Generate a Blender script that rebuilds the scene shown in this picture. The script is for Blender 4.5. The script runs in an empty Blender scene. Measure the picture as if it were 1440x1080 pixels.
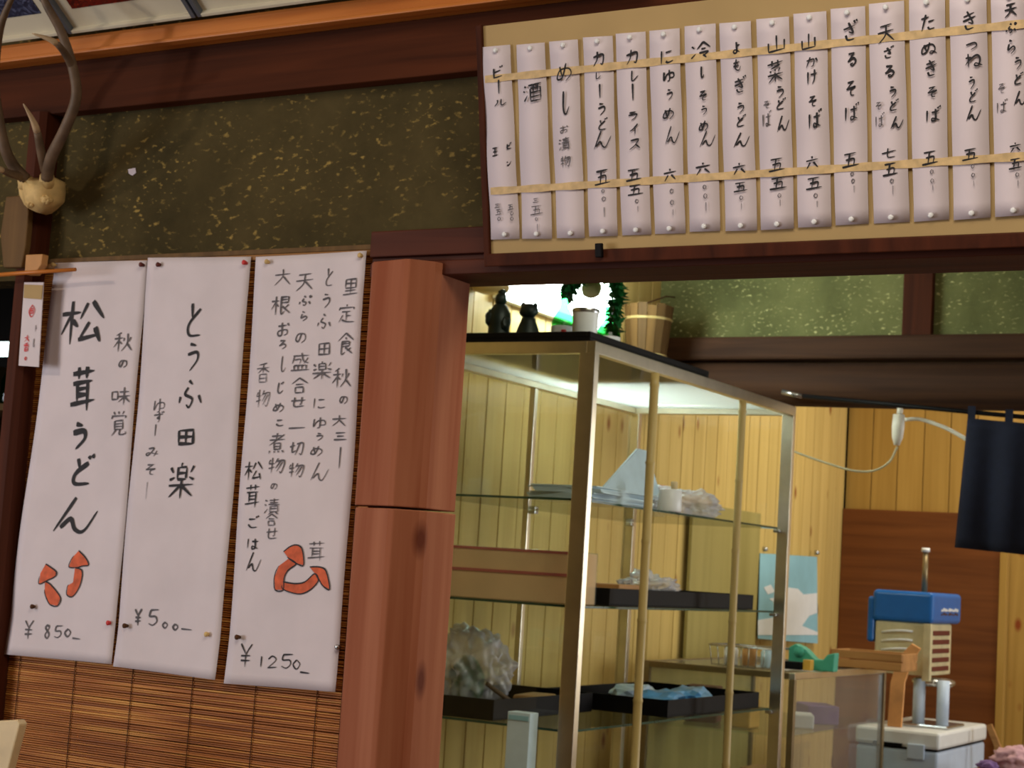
import bpy, math, random
from mathutils import Vector, Matrix, noise
random.seed(7)
S = bpy.context.scene
COL = S.collection
R = math.radians
# ------------------------------------------------------------------ camera
FPX = 2400.0
EYE = Vector((0, 0, 1.2))
p_, r_, y_ = R(6.15), R(3.60), R(-29.43)
fw = Vector((math.sin(y_)*math.cos(p_), math.cos(y_)*math.cos(p_), math.sin(p_)))
rt0 = Vector((math.cos(y_), -math.sin(y_), 0))
up0 = rt0.cross(fw)
rt = math.cos(r_)*rt0 + math.sin(r_)*up0
up = -math.sin(r_)*rt0 + math.cos(r_)*up0
cd = bpy.data.cameras.new('camera'); cam = bpy.data.objects.new('camera', cd); COL.objects.link(cam)
cam.matrix_world = Matrix(((rt.x, up.x, -fw.x, EYE.x), (rt.y, up.y, -fw.y, EYE.y), (rt.z, up.z, -fw.z, EYE.z), (0, 0, 0, 1)))
cd.sensor_fit = 'HORIZONTAL'; cd.sensor_width = 36; cd.lens = 36*FPX/1440
cd.clip_start = 0.05
S.camera = cam
cd.dof.use_dof = True; cd.dof.focus_distance = 2.2; cd.dof.aperture_fstop = 16
S.cycles.transparent_max_bounces = 48
# ------------------------------------------------------------------ world, lights, exposure
W = bpy.data.worlds.new('world'); S.world = W; W.use_nodes = True
W.node_tree.nodes['Background'].inputs[0].default_value = (0.5, 0.6, 0.75, 1)
W.node_tree.nodes['Background'].inputs[1].default_value = 0.3
S.view_settings.view_transform = 'Standard'; S.view_settings.look = 'None'
S.view_settings.exposure = 0.0; S.view_settings.gamma = 1; S.view_settings.use_curve_mapping = False
def area(name, loc, target, size, power, color, sy=None):
    l = bpy.data.lights.new(name, 'AREA'); l.energy = power; l.color = color
    l.shape = 'RECTANGLE'; l.size = size; l.size_y = sy or size
    o = bpy.data.objects.new(name, l); COL.objects.link(o); o.location = loc
    o.rotation_euler = (Vector(target)-Vector(loc)).to_track_quat('-Z', 'Y').to_euler(); return o
def point(name, loc, power, color, rad):
    l = bpy.data.lights.new(name, 'POINT'); l.energy = power; l.color = color; l.shadow_soft_size = rad
    o = bpy.data.objects.new(name, l); COL.objects.link(o); o.location = loc; return o
area('daylight_window', (-4.9, -0.6, 1.15), (-1.6, 2.6, 1.2), 2.0, 90, (0.92, 0.94, 1.0), 1.2)
point('hanging_bulb', (-4.0, 0.5, 2.3), 46, (1.0, 0.80, 0.60), 0.06)
area('dining_ceiling_light', (-0.5, 1.1, 2.62), (-0.7, 1.4, 0), 1.2, 29, (1.0, 0.88, 0.72))
area('shop_ceiling_light', (-0.9, 3.3, 2.66), (-1.5, 4.1, 0), 1.2, 28, (1.0, 0.98, 0.76))
area('kitchen_ceiling_light', (-1.6, 7.1, 2.6), (-1.9, 7.1, 0), 0.9, 26, (1.0, 0.92, 0.72))
area('counter_window', (1.9, 6.2, 1.4), (-2.4, 6.5, 1.0), 1.3, 46, (0.92, 0.96, 1.0))
area('post_reflection_fill', (0.45, 8.2, 1.35), (-1.2, 5.0, 1.1), 1.5, 36, (1.0, 0.97, 0.90), 1.3)  # added fill light, mirrored in the right faces of the cabinet posts

# ------------------------------------------------------------------ pixel to place helpers (points on real planes)
def ray(u, v): return rt*(u-720) - up*(v-540) + fw*FPX
def onY(u, v, y): d = ray(u, v); return EYE + d*(y/d.y)
def onZ(u, v, z): d = ray(u, v); return EYE + d*((z-1.2)/d.z)
def onX(u, v, x): d = ray(u, v); return EYE + d*(x/d.x)
def onP(u, v, p0, n): d = ray(u, v); return EYE + d*((p0-EYE).dot(n)/d.dot(n))

# ------------------------------------------------------------------ materials
def srgb(c):
    return tuple(((x/255)/12.92 if x/255 <= .04045 else ((x/255+.055)/1.055)**2.4) for x in c) + (1,)
def mk(name):
    m = bpy.data.materials.new(name); m.use_nodes = True
    nt = m.node_tree; return m, nt, nt.nodes['Principled BSDF']
def ramp(nt, stops):
    r = nt.nodes.new('ShaderNodeValToRGB'); e = r.color_ramp.elements
    e[0].position, e[0].color = stops[0][0], stops[0][1]
    e[1].position, e[1].color = stops[-1][0], stops[-1][1]
    for p, c in stops[1:-1]:
        k = e.new(p); k.color = c
    return r
def coords(nt, scale, rnd=False):
    tc = nt.nodes.new('ShaderNodeTexCoord'); mp = nt.nodes.new('ShaderNodeMapping')
    mp.inputs['Scale'].default_value = scale
    nt.links.new(tc.outputs['Object'], mp.inputs[0])
    if rnd:
        oi = nt.nodes.new('ShaderNodeObjectInfo'); mu = nt.nodes.new('ShaderNodeVectorMath'); mu.operation = 'SCALE'
        mu.inputs[0].default_value = (37, 91, 53); nt.links.new(oi.outputs['Random'], mu.inputs['Scale'])
        nt.links.new(mu.outputs[0], mp.inputs['Location'])
    return mp
def bump(nt, b, src, strength, dist=0.01):
    bp = nt.nodes.new('ShaderNodeBump'); bp.inputs['Strength'].default_value = strength; bp.inputs['Distance'].default_value = dist
    nt.links.new(src, bp.inputs['Height']); nt.links.new(bp.outputs[0], b.inputs['Normal'])
def plain(name, c, rough=.6, metal=0, vary=.12, scale=20, spec=.4, stretch=(1, 1, 1)):
    m, nt, b = mk(name); c = srgb(c)
    b.inputs['Roughness'].default_value = rough; b.inputs['Metallic'].default_value = metal
    b.inputs['Specular IOR Level'].default_value = spec
    mp = coords(nt, tuple(scale*s for s in stretch)); n = nt.nodes.new('ShaderNodeTexNoise'); n.inputs['Scale'].default_value = 1; n.inputs['Detail'].default_value = 4
    nt.links.new(mp.outputs[0], n.inputs['Vector'])
    r = ramp(nt, [(.3, tuple(x*(1-vary) for x in c[:3])+(1,)), (.7, tuple(min(1, x*(1+vary)) for x in c[:3])+(1,))])
    nt.links.new(n.outputs[0], r.inputs[0]); nt.links.new(r.outputs[0], b.inputs['Base Color'])
    return m
def wood(name, c1, c2, axis='Z', scale=1.0, knots=None, rough=.6, tint=.15, spec=.3, bmp=.25):
    m, nt, b = mk(name); b.inputs['Roughness'].default_value = rough; b.inputs['Specular IOR Level'].default_value = spec
    k = {'X': (1.2, 26, 26), 'Y': (26, 1.2, 26), 'Z': (26, 26, 1.2)}[axis]
    mp = coords(nt, tuple(x*scale for x in k), True)
    n = nt.nodes.new('ShaderNodeTexNoise'); n.inputs['Scale'].default_value = 1; n.inputs['Detail'].default_value = 5; n.inputs['Distortion'].default_value = .8
    nt.links.new(mp.outputs[0], n.inputs['Vector'])
    r = ramp(nt, [(.3, srgb(c1)), (.72, srgb(c2))]); nt.links.new(n.outputs[0], r.inputs[0])
    out = r.outputs[0]
    if knots:
        kk = {'X': (6, 11, 11), 'Y': (11, 6, 11), 'Z': (11, 11, 6)}[axis]
        mp2 = coords(nt, kk, True); v = nt.nodes.new('ShaderNodeTexVoronoi'); v.inputs['Scale'].default_value = 1
        nt.links.new(mp2.outputs[0], v.inputs['Vector'])
        kr = ramp(nt, [(.09, (1, 1, 1, 1)), (.24, (0, 0, 0, 1))]); nt.links.new(v.outputs['Distance'], kr.inputs[0])
        gate = nt.nodes.new('ShaderNodeMath'); gate.operation = 'GREATER_THAN'; gate.inputs[1].default_value = .62
        sx = nt.nodes.new('ShaderNodeSeparateColor'); nt.links.new(v.outputs['Color'], sx.inputs[0]); nt.links.new(sx.outputs[0], gate.inputs[0])
        mu = nt.nodes.new('ShaderNodeMath'); mu.operation = 'MULTIPLY'; nt.links.new(gate.outputs[0], mu.inputs[0]); nt.links.new(kr.outputs[0], mu.inputs[1])
        mx = nt.nodes.new('ShaderNodeMix'); mx.data_type = 'RGBA'; mx.inputs['B'].default_value = srgb(knots)
        nt.links.new(mu.outputs[0], mx.inputs['Factor']); nt.links.new(out, mx.inputs['A']); out = mx.outputs['Result']
    oi = nt.nodes.new('ShaderNodeObjectInfo'); mr = nt.nodes.new('ShaderNodeMapRange')
    mr.inputs['To Min'].default_value = 1-tint; mr.inputs['To Max'].default_value = 1+tint
    nt.links.new(oi.outputs['Random'], mr.inputs['Value'])
    hs = nt.nodes.new('ShaderNodeHueSaturation'); nt.links.new(mr.outputs[0], hs.inputs['Value']); nt.links.new(out, hs.inputs['Color'])
    nt.links.new(hs.outputs[0], b.inputs['Base Color'])
    bump(nt, b, n.outputs[0], bmp, .003)
    return m
def glass(name, tint=(.985, .995, .985), refl=.8, rough=.02, haze=0.0, hcol=(.8, .85, .85), trans=False):
    m = bpy.data.materials.new(name); m.use_nodes = True; nt = m.node_tree; nt.nodes.clear()
    o = nt.nodes.new('ShaderNodeOutputMaterial'); t = nt.nodes.new('ShaderNodeBsdfTransparent'); t.inputs[0].default_value = tint+(1,)
    g = nt.nodes.new('ShaderNodeBsdfGlossy'); g.inputs['Roughness'].default_value = rough; g.inputs[0].default_value = (refl, refl, refl, 1)
    f = nt.nodes.new('ShaderNodeFresnel'); f.inputs[0].default_value = 1.5
    gm = nt.nodes.new('ShaderNodeNewGeometry'); sb = nt.nodes.new('ShaderNodeMath'); sb.operation = 'SUBTRACT'; sb.inputs[0].default_value = 1; nt.links.new(gm.outputs['Backfacing'], sb.inputs[1])
    ml = nt.nodes.new('ShaderNodeMath'); ml.operation = 'MULTIPLY'; nt.links.new(f.outputs[0], ml.inputs[0]); nt.links.new(sb.outputs[0], ml.inputs[1])
    mx = nt.nodes.new('ShaderNodeMixShader'); nt.links.new(ml.outputs[0], mx.inputs[0]); nt.links.new(t.outputs[0], mx.inputs[1]); nt.links.new(g.outputs[0], mx.inputs[2])
    out = mx.outputs[0]
    if haze:
        d = nt.nodes.new('ShaderNodeBsdfTranslucent' if trans else 'ShaderNodeBsdfDiffuse'); d.inputs[0].default_value = hcol+(1,)
        m2 = nt.nodes.new('ShaderNodeMixShader'); m2.inputs[0].default_value = haze
        nt.links.new(out, m2.inputs[1]); nt.links.new(d.outputs[0], m2.inputs[2]); out = m2.outputs[0]
    nt.links.new(out, o.inputs[0]); return m
def emit(name, c, s):
    m = bpy.data.materials.new(name); m.use_nodes = True; nt = m.node_tree; nt.nodes.clear()
    o = nt.nodes.new('ShaderNodeOutputMaterial'); e = nt.nodes.new('ShaderNodeEmission'); e.inputs[0].default_value = c+(1,); e.inputs[1].default_value = s
    nt.links.new(e.outputs[0], o.inputs[0]); return m
def plaster(name, base, base2, fleck):
    m, nt, b = mk(name); b.inputs['Roughness'].default_value = .95; b.inputs['Specular IOR Level'].default_value = .1
    mp = coords(nt, (1, 1, 1)); n = nt.nodes.new('ShaderNodeTexNoise'); n.inputs['Scale'].default_value = 3.2; n.inputs['Detail'].default_value = 8; n.inputs['Roughness'].default_value = .65
    nt.links.new(mp.outputs[0], n.inputs['Vector'])
    r = ramp(nt, [(.35, srgb(base)), (.68, srgb(base2))]); nt.links.new(n.outputs[0], r.inputs[0])
    mp2 = coords(nt, (55, 55, 95)); mp2.inputs['Rotation'].default_value = (0, .5, 0)
    n2 = nt.nodes.new('ShaderNodeTexNoise'); n2.inputs['Scale'].default_value = 1; n2.inputs['Detail'].default_value = 3
    nt.links.new(mp2.outputs[0], n2.inputs['Vector'])
    r2 = ramp(nt, [(.58, (0, 0, 0, 1)), (.70, (1, 1, 1, 1))]); nt.links.new(n2.outputs[0], r2.inputs[0])
    n3 = nt.nodes.new('ShaderNodeTexNoise'); n3.inputs['Scale'].default_value = 9; nt.links.new(mp.outputs[0], n3.inputs['Vector'])
    r3 = ramp(nt, [(.36, (0, 0, 0, 1)), (.60, (1, 1, 1, 1))]); nt.links.new(n3.outputs[0], r3.inputs[0])
    mu = nt.nodes.new('ShaderNodeMath'); mu.operation = 'MULTIPLY'; nt.links.new(r2.outputs[0], mu.inputs[0]); nt.links.new(r3.outputs[0], mu.inputs[1])
    mx = nt.nodes.new('ShaderNodeMix'); mx.data_type = 'RGBA'; mx.inputs['B'].default_value = srgb(fleck)
    nt.links.new(mu.outputs[0], mx.inputs['Factor']); nt.links.new(r.outputs[0], mx.inputs['A']); nt.links.new(mx.outputs['Result'], b.inputs['Base Color'])
    bump(nt, b, n2.outputs[0], .4, .003); return m
def picture(name, cols, scale=30, dist=2):
    m, nt, b = mk(name); b.inputs['Roughness'].default_value = .35
    mp = coords(nt, (1, 1, 1)); n = nt.nodes.new('ShaderNodeTexNoise'); n.inputs['Scale'].default_value = scale; n.inputs['Detail'].default_value = 6; n.inputs['Distortion'].default_value = dist
    nt.links.new(mp.outputs[0], n.inputs['Vector']); k = len(cols)
    r = ramp(nt, [(.3+.4*i/(k-1), srgb(c)) for i, c in enumerate(cols)]); nt.links.new(n.outputs[0], r.inputs[0]); nt.links.new(r.outputs[0], b.inputs['Base Color']); return m

M = dict(
    paper=plain('washi_paper', (226, 216, 220), .85, vary=.05, scale=9, spec=.15),
    strip=plain('strip_paper', (226, 214, 220), .8, vary=.03, scale=9, spec=.15),
    ink=plain('black_ink', (34, 32, 36), .7, vary=.4, scale=60),
    ink2=plain('thin_ink', (92, 88, 92), .7, vary=.35, scale=60),
    ink3=plain('faint_ink', (150, 143, 147), .7, vary=.2, scale=60),
    orange=plain('orange_paint', (214, 98, 58), .7, vary=.25, scale=60),
    red=plain('red_ink', (214, 62, 62), .6), band=plain('straw_band', (214, 184, 134), .6, vary=.2, scale=60),
    beige=plain('beige_board', (182, 154, 104), .75, vary=.08, scale=6),
    beam=wood('dark_beam_wood', (54, 25, 12), (86, 43, 22), 'X', rough=.75, spec=.12),
    logw=wood('dark_log_wood', (56, 33, 20), (84, 54, 34), 'X', rough=.8),
    darkpost=wood('dark_post_wood', (56, 25, 13), (88, 42, 23), 'Z', rough=.7, spec=.15),
    lintel=wood('lintel_wood', (62, 27, 16), (94, 46, 28), 'X', rough=.6, spec=.2),
    pillar=wood('red_pillar_wood', (146, 80, 52), (178, 114, 84), 'Z', .7, knots=(104, 50, 32), rough=.7, spec=.15, tint=.04),
    trim=wood('orange_trim_wood', (184, 104, 40), (214, 134, 60), 'X', rough=.4, tint=.03),
    plaster=plaster('earth_plaster', (62, 55, 34), (92, 80, 50), (168, 142, 78)),
    plaster2=plaster('green_plaster', (92, 95, 60), (126, 127, 82), (206, 200, 140)),
    pine=wood('knotty_pine', (196, 166, 96), (214, 184, 114), 'Z', .8, knots=(138, 78, 34), rough=.45, tint=.04, bmp=.08),
    pine2=wood('far_pine', (168, 130, 62), (188, 150, 78), 'Z', .8, knots=(140, 66, 26), rough=.5, tint=.045, bmp=.08),
    brownp=wood('brown_panel_wood', (98, 53, 22), (122, 70, 31), 'X', 1, rough=.5, tint=.02),
    olive=wood('olive_plywood', (150, 136, 78), (168, 152, 92), 'Z', .5, rough=.5),
    alu=plain('aluminium', (224, 214, 192), .28, .95, vary=.08, scale=15),
    alud=plain('bronze_aluminium', (142, 124, 92), .4, .7, vary=.1, scale=15),
    steel=plain('steel', (190, 190, 190), .25, .9), white=plain('white_enamel', (232, 234, 232), .35, vary=.03),
    black=plain('black_lacquer', (13, 11, 13), .6, vary=.2, spec=.15), glass=glass('cabinet_glass', refl=.6),
    shelfg=glass('shelf_glass', (.90, .95, .92), .7), caseg=glass('dusty_case_glass', (.96, .97, .96), .8, .05, .10, (.55, .58, .54)), edge=plain('green_glass_edge', (38, 74, 62), .2, vary=.2),
    topg=glass('dusty_top_glass', (.95, .98, .97), .6, .05, .30, (.9, .95, .93), True), bag=glass('clear_plastic', (.88, .88, .90), .95, .18, .34, (.85, .84, .88)),
    wrap=glass('plastic_wrap', (.95, .95, .95), .95, .08, .06),
    cardboard=plain('cardboard', (236, 198, 146), .6, vary=.1, scale=8), tape=plain('red_tape', (190, 92, 80), .4),
    bamboo=wood('bamboo', (176, 150, 92), (206, 182, 122), 'Z', .6, rough=.35, tint=.06),
    navy=plain('navy_cloth', (22, 27, 48), .9, vary=.15, scale=40), blue=plain('blue_enamel', (22, 96, 172), .35, vary=.05),
    cream=plain('cream_enamel', (204, 192, 150), .5), bluew=plain('cool_white_enamel', (194, 210, 230), .4, vary=.04),
    horn=plain('antler_horn', (104, 84, 64), .6, vary=.35, scale=30), hornt=plain('antler_tip', (196, 170, 134), .5),
    bone=plain('skull_bone', (214, 182, 120), .7, vary=.2, scale=40), basket=wood('old_wood_bucket', (96, 70, 36), (126, 94, 52), 'Z', 1, rough=.7),
    leaf=plain('pine_leaf', (28, 112, 56), .6, vary=.4, scale=40), bottle=glass('green_bottle_glass', (.18, .75, .32), .6),
    fig=plain('dark_bronze', (34, 44, 40), .45, .3, vary=.3), cup=plain('porcelain', (238, 240, 242), .3, vary=.03),
    teal=plain('teal_plastic', (70, 168, 140), .45, vary=.05), yellow=plain('yellow_plastic', (216, 166, 66), .5),
    paleblue=plain('pale_blue_card', (200, 222, 232), .6, vary=.06), skyb=plain('poster_sky', (146, 194, 208), .5, vary=.12, scale=5),
    tan=plain('tan_card', (196, 142, 84), .6), crate=wood('crate_wood', (150, 104, 56), (180, 130, 74), 'X', rough=.6),
    bluep=plain('blue_packet', (96, 158, 204), .4, vary=.3, scale=14), peach=plain('peach_wood', (222, 158, 96), .6, vary=.15, scale=12), rust=plain('rust_red', (96, 34, 22), .6), pinkw=plain('pink_cloth', (206, 160, 168), .8), purple=plain('purple_cloth', (128, 96, 150), .8),
    mat=plain('frame_mat', (212, 204, 180), .8, vary=.03), fr=plain('silver_frame', (120, 128, 140), .35, .6), frd=plain('dark_frame', (52, 36, 30), .5),
    ph1=picture('photo_branches', [(24, 26, 40), (46, 50, 74), (110, 118, 150)], 26, 4), ph2=picture('photo_maples', [(24, 12, 10), (120, 24, 14), (60, 18, 14), (186, 58, 28)], 45),
    ph3=picture('photo_garden', [(16, 22, 20), (34, 46, 38), (70, 84, 66)], 20), ph4=picture('photo_valley', [(40, 44, 40), (90, 96, 84)], 20),
    tube=emit('lamp_glow', (.84, 1.0, .95), 30.0), tube2=emit('hall_lamp_glow', (.75, 1.0, .95), 3.0),
    cable=plain('grey_cable', (176, 166, 132), .5), cablew=plain('white_plug', (224, 220, 206), .4),
    dark=plain('dark_hall', (30, 26, 22), .8), floorw=wood('floor_boards', (96, 66, 40), (128, 90, 56), 'Y', rough=.4), cwood=wood('ceiling_boards', (110, 80, 52), (140, 104, 70), 'X', rough=.6),
    cwall=plain('cream_plaster', (206, 198, 168), .9), cushion=plain('pale_wood', (222, 200, 156), .6), string=plain('dark_string', (84, 52, 28), .9),
)
def reedmat():
    m, nt, b = mk('reed_blind'); b.inputs['Roughness'].default_value = .55
    mp = coords(nt, (3, 1, 230)); n = nt.nodes.new('ShaderNodeTexNoise'); n.inputs['Scale'].default_value = 1; n.inputs['Detail'].default_value = 3
    nt.links.new(mp.outputs[0], n.inputs['Vector'])
    r = ramp(nt, [(.32, srgb((128, 70, 28))), (.5, srgb((178, 108, 46))), (.68, srgb((222, 162, 80)))])
    nt.links.new(n.outputs[0], r.inputs[0]); nt.links.new(r.outputs[0], b.inputs['Base Color']); return m
M['reed'] = reedmat()

# ------------------------------------------------------------------ mesh builder
class MB:
    def __init__(s): s.v = []; s.f = []; s.m = []; s.mats = []; s.sm = []
    def mi(s, m):
        m = M[m] if isinstance(m, str) else m
        if m not in s.mats: s.mats.append(m)
        return s.mats.index(m)
    def add(s, vs, fs, m, smooth=False):
        k = len(s.v); s.v += [tuple(v) for v in vs]; i = s.mi(m)
        for f in fs: s.f.append([a+k for a in f]); s.m.append(i); s.sm.append(smooth)
    def box(s, a, b, m, rot=None, piv=None):
        x0, y0, z0 = a; x1, y1, z1 = b
        vs = [Vector(q) for q in ((x0,y0,z0),(x1,y0,z0),(x1,y1,z0),(x0,y1,z0),(x0,y0,z1),(x1,y0,z1),(x1,y1,z1),(x0,y1,z1))]
        if rot is not None:
            pv = Vector(piv) if piv is not None else (vs[0]+vs[6])/2
            vs = [pv + rot @ (q-pv) for q in vs]
        s.add(vs, [(0,3,2,1),(4,5,6,7),(0,1,5,4),(1,2,6,5),(2,3,7,6),(3,0,4,7)], m); return s
    def tube(s, pts, rad, m, n=10, caps=True):
        pts = [Vector(p) for p in pts]; rad = rad if isinstance(rad, (list, tuple)) else [rad]*len(pts)
        vs = []; fs = []; prev = None
        for i, p in enumerate(pts):
            t = (pts[min(i+1, len(pts)-1)]-pts[max(i-1, 0)]).normalized()
            a = (prev - t*prev.dot(t)) if prev is not None else t.cross(Vector((0.13, 0.2, 1)) if abs(t.z) < .9 else Vector((1, .1, 0)))
            a.normalize(); prev = a; b = t.cross(a)
            vs += [p + (a*math.cos(2*math.pi*k/n)+b*math.sin(2*math.pi*k/n))*rad[i] for k in range(n)]
        for i in range(len(pts)-1):
            for k in range(n):
                fs.append((i*n+k, i*n+(k+1) % n, (i+1)*n+(k+1) % n, (i+1)*n+k))
        if caps: fs.append(tuple(range(n))[::-1]); fs.append(tuple(range((len(pts)-1)*n, len(pts)*n)))
        s.add(vs, fs, m, True); return s
    def lathe(s, prof, c, m, n=20, capb=True, capt=True):
        c = Vector(c); vs = []; fs = []
        for r, z in prof: vs += [c+Vector((r*math.cos(2*math.pi*k/n), r*math.sin(2*math.pi*k/n), z)) for k in range(n)]
        for i in range(len(prof)-1):
            for k in range(n): fs.append((i*n+k, i*n+(k+1) % n, (i+1)*n+(k+1) % n, (i+1)*n+k))
        if capb: fs.append(tuple(range(n))[::-1])
        if capt: fs.append(tuple(range((len(prof)-1)*n, len(prof)*n)))
        s.add(vs, fs, m, True); return s
    def prism(s, pts, ext, m):
        pts = [Vector(p) for p in pts]; e = Vector(ext); n = len(pts)
        s.add(pts+[p+e for p in pts], [tuple(range(n)), tuple(range(n, 2*n))[::-1]]+[(i, i+n, (i+1) % n+n, (i+1) % n) for i in range(n)], m); return s
    def blob(s, c, r, m, seed=0, amp=.25, fr=1.5, sub=3, flat=None):
        import bmesh
        bm = bmesh.new(); bmesh.ops.create_icosphere(bm, subdivisions=sub, radius=1)
        c = Vector(c); vs = []
        for v in bm.verts:
            d = 1+amp*noise.noise(v.co*fr+Vector((seed*7.3, seed, 0)))+amp*.45*noise.noise(v.co*fr*3.1+Vector((seed, 0, 9)))
            if sub >= 4: d += amp*.5*(.5-abs(noise.noise(v.co*fr*1.9+Vector((3, seed, 1)))*2))+amp*.06*(.5-abs(noise.noise(v.co*fr*6+Vector((1, seed, 5)))*2))
            q = Vector((v.co.x*r[0]*d, v.co.y*r[1]*d, v.co.z*r[2]*d))
            if flat is not None: q.z = max(q.z, flat)
            vs.append(c+q)
        s.add(vs, [[v.index for v in f.verts] for f in bm.faces], m, amp < .2 or sub >= 4); bm.free(); return s
    def build(s, name, parent=None, bevel=0, loc=None, seg=2):
        me = bpy.data.meshes.new(name); o = bpy.data.objects.new(name, me); COL.objects.link(o)
        base = Vector(loc) if loc is not None else Vector((0, 0, 0))
        if parent is not None: base = Vector(parent.get('_w', (0, 0, 0)))
        elif loc is None and s.v:
            n = len(s.v); base = Vector((sum(v[0] for v in s.v)/n, sum(v[1] for v in s.v)/n, min(v[2] for v in s.v)))
        me.from_pydata([tuple(Vector(v)-base) for v in s.v], [], s.f)
        for m in s.mats: me.materials.append(m)
        me.polygons.foreach_set('material_index', s.m); me.polygons.foreach_set('use_smooth', s.sm); me.update()
        if parent is not None: o.parent = parent
        else: o.location = base
        o['_w'] = list(base)
        if bevel:
            b = o.modifiers.new('bevel', 'BEVEL'); b.width = bevel; b.segments = seg; b.limit_method = 'ANGLE'
        return o
def tag(o, label=None, cat=None, group=None, kind=None):
    if label: o['label'] = label
    if cat: o['category'] = cat
    if group: o['group'] = group
    if kind: o['kind'] = kind
    return o
def thing(name, loc, label, cat, group=None):
    o = bpy.data.objects.new(name, None); COL.objects.link(o); o.location = loc; o['_w'] = list(loc); o.empty_display_size = .05
    return tag(o, label, cat, group)
def struct(name, mb, label=None, bevel=0, loc=None):
    o = mb.build(name, None, bevel, loc); o['kind'] = 'structure'
    if label: o['label'] = label
    return o
def B(a, b, m): return MB().box(a, b, m)

# ================================================================== THE SETTING
WY = 2.60
struct('floor', B((-5.2, -2.6, -.05), (2.2, 8.5, 0), 'floorw'), 'brown board floor of the shop')
struct('ceiling', B((-5.2, -2.6, 2.75), (2.2, 8.5, 2.8), 'cwood'), 'brown boarded ceiling')
struct('wall_rear', B((-5.2, -2.7, 0), (2.2, -2.6, 2.75), 'darkpost'))
struct('wall_right', B((2.1, -2.6, 0), (2.2, 8.4, 2.75), 'cwall'))
struct('wall_left', B((-5.3, -2.6, 0), (-5.2, 8.4, 2.75), 'dark'))
# front wall with the hung menus
wf = MB(); wf.box((-5.2, 2.60, 1.74), (2.1, 2.68, 2.75), 'plaster')
wf = struct('wall_front', wf, 'dark olive-brown earthen plaster wall with straw flecks', loc=(-1.5, 2.6, 0))
struct('trim_1', B((-5.2, 2.565, 2.087), (2.1, 2.60, 2.197), 'beam'), 'dark red-brown beam running above the plaster panel', .003, loc=(-2.5, 2.6, 2))
struct('trim_2', B((-5.2, 2.52, 2.197), (-1.2, 2.60, 2.232), 'trim').box((-5.2, 2.508, 2.190), (-1.2, 2.53, 2.198), 'trim'), 'orange-brown wooden rail that carries the framed photographs', .002, loc=(-2.5, 2.55, 2.2))
lt = MB(); lt.box((-1.765, 2.57, 1.716), (2.1, 2.70, 1.742), 'lintel').box((-1.765, 2.575, 1.742), (2.1, 2.66, 1.752), 'lintel').box((-1.765, 2.565, 1.752), (2.1, 2.66, 1.80), 'lintel')
struct('trim_3', lt, 'dark reddish grooved lintel above the wide opening', .002, loc=(-1, 2.6, 1.7))
struct('wall_panel', B((-2.62, 2.62, 0), (-1.70, 2.66, 1.77), 'darkpost'), 'dark boarding behind the reed blind', loc=(-2, 2.6, 0))
struct('trim_5', B((-2.62, 2.588, 1.772), (-1.765, 2.60, 1.781), 'basket'), 'thin straw-coloured strip along the bottom of the plaster', loc=(-2.2, 2.6, 1.77))
pm = MB()
prof = [(-2.648, 2.56), (-2.640, 2.55), (-2.615, 2.55), (-2.602, 2.56), (-2.602, 2.68), (-2.648, 2.68)]
pm.prism([(x, y, 0) for x, y in prof], (0, 0, 2.09), 'darkpost')
struct('post', pm, 'dark red-brown post at the left with the antlers')
# red pillar: two stacked chamfered lengths
def pil(z0, z1, dx):
    q = [(-1.742+dx, 2.545), (-1.732+dx, 2.535), (-1.655+dx, 2.52), (-1.645+dx, 2.522), (-1.612+dx, 2.555), (-1.606+dx, 2.57), (-1.606+dx, 2.67), (-1.742+dx, 2.67)]
    return MB().prism([(x, y, z0) for x, y in q], (0, 0, z1-z0), 'pillar')
pl_ = tag(bpy.data.objects.new('pillar', None), 'red-brown wooden pillar left of the wide opening', kind='structure'); COL.objects.link(pl_)
pl_.location = (-1.67, 2.6, 0); pl_['_w'] = [-1.67, 2.6, 0]
pil(0, 1.291, 0).build('post_length', pl_, .002); pil(1.295, 1.737, -.002).build('post_length', pl_, .002)
# lower part of front wall to the right of the opening
struct('wall_side_pier', B((1.3, 2.60, 0), (2.1, 2.68, 1.74), 'plaster'))
# room behind: left wall of upright pine boards
wl = struct('wall_left_inner', B((-2.80, 2.75, 0), (-2.745, 8.3, 2.75), 'dark'), 'wall of upright knotty pine boards behind the display cabinet', loc=(-2.77, 5.5, 0))
wl['_w'] = [-2.77, 5.5, 0]
def plank_mesh(w, h, t, m, nm):
    b = MB(); g = .004
    q = [(0, -w/2+g/2), (-t*.5, -w/2), (-t, -w/2), (-t, w/2), (-t*.5, w/2), (0, w/2-g/2)]
    b.prism([(x, y, 0) for x, y in q], (0, 0, h), m)
    me = bpy.data.meshes.new(nm); me.from_pydata(b.v, [], b.f); me.materials.append(M[m] if isinstance(m, str) else m); return me
pmn = plank_mesh(.118, 2.75, .022, 'pine', 'plank')
y = 2.81
for i in range(46):
    o = bpy.data.objects.new('plank', pmn); COL.objects.link(o); o.parent = wl
    o.location = (-2.722+2.77 + random.uniform(-.0012, .0012), y-5.5, 0); y += .12
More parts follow.
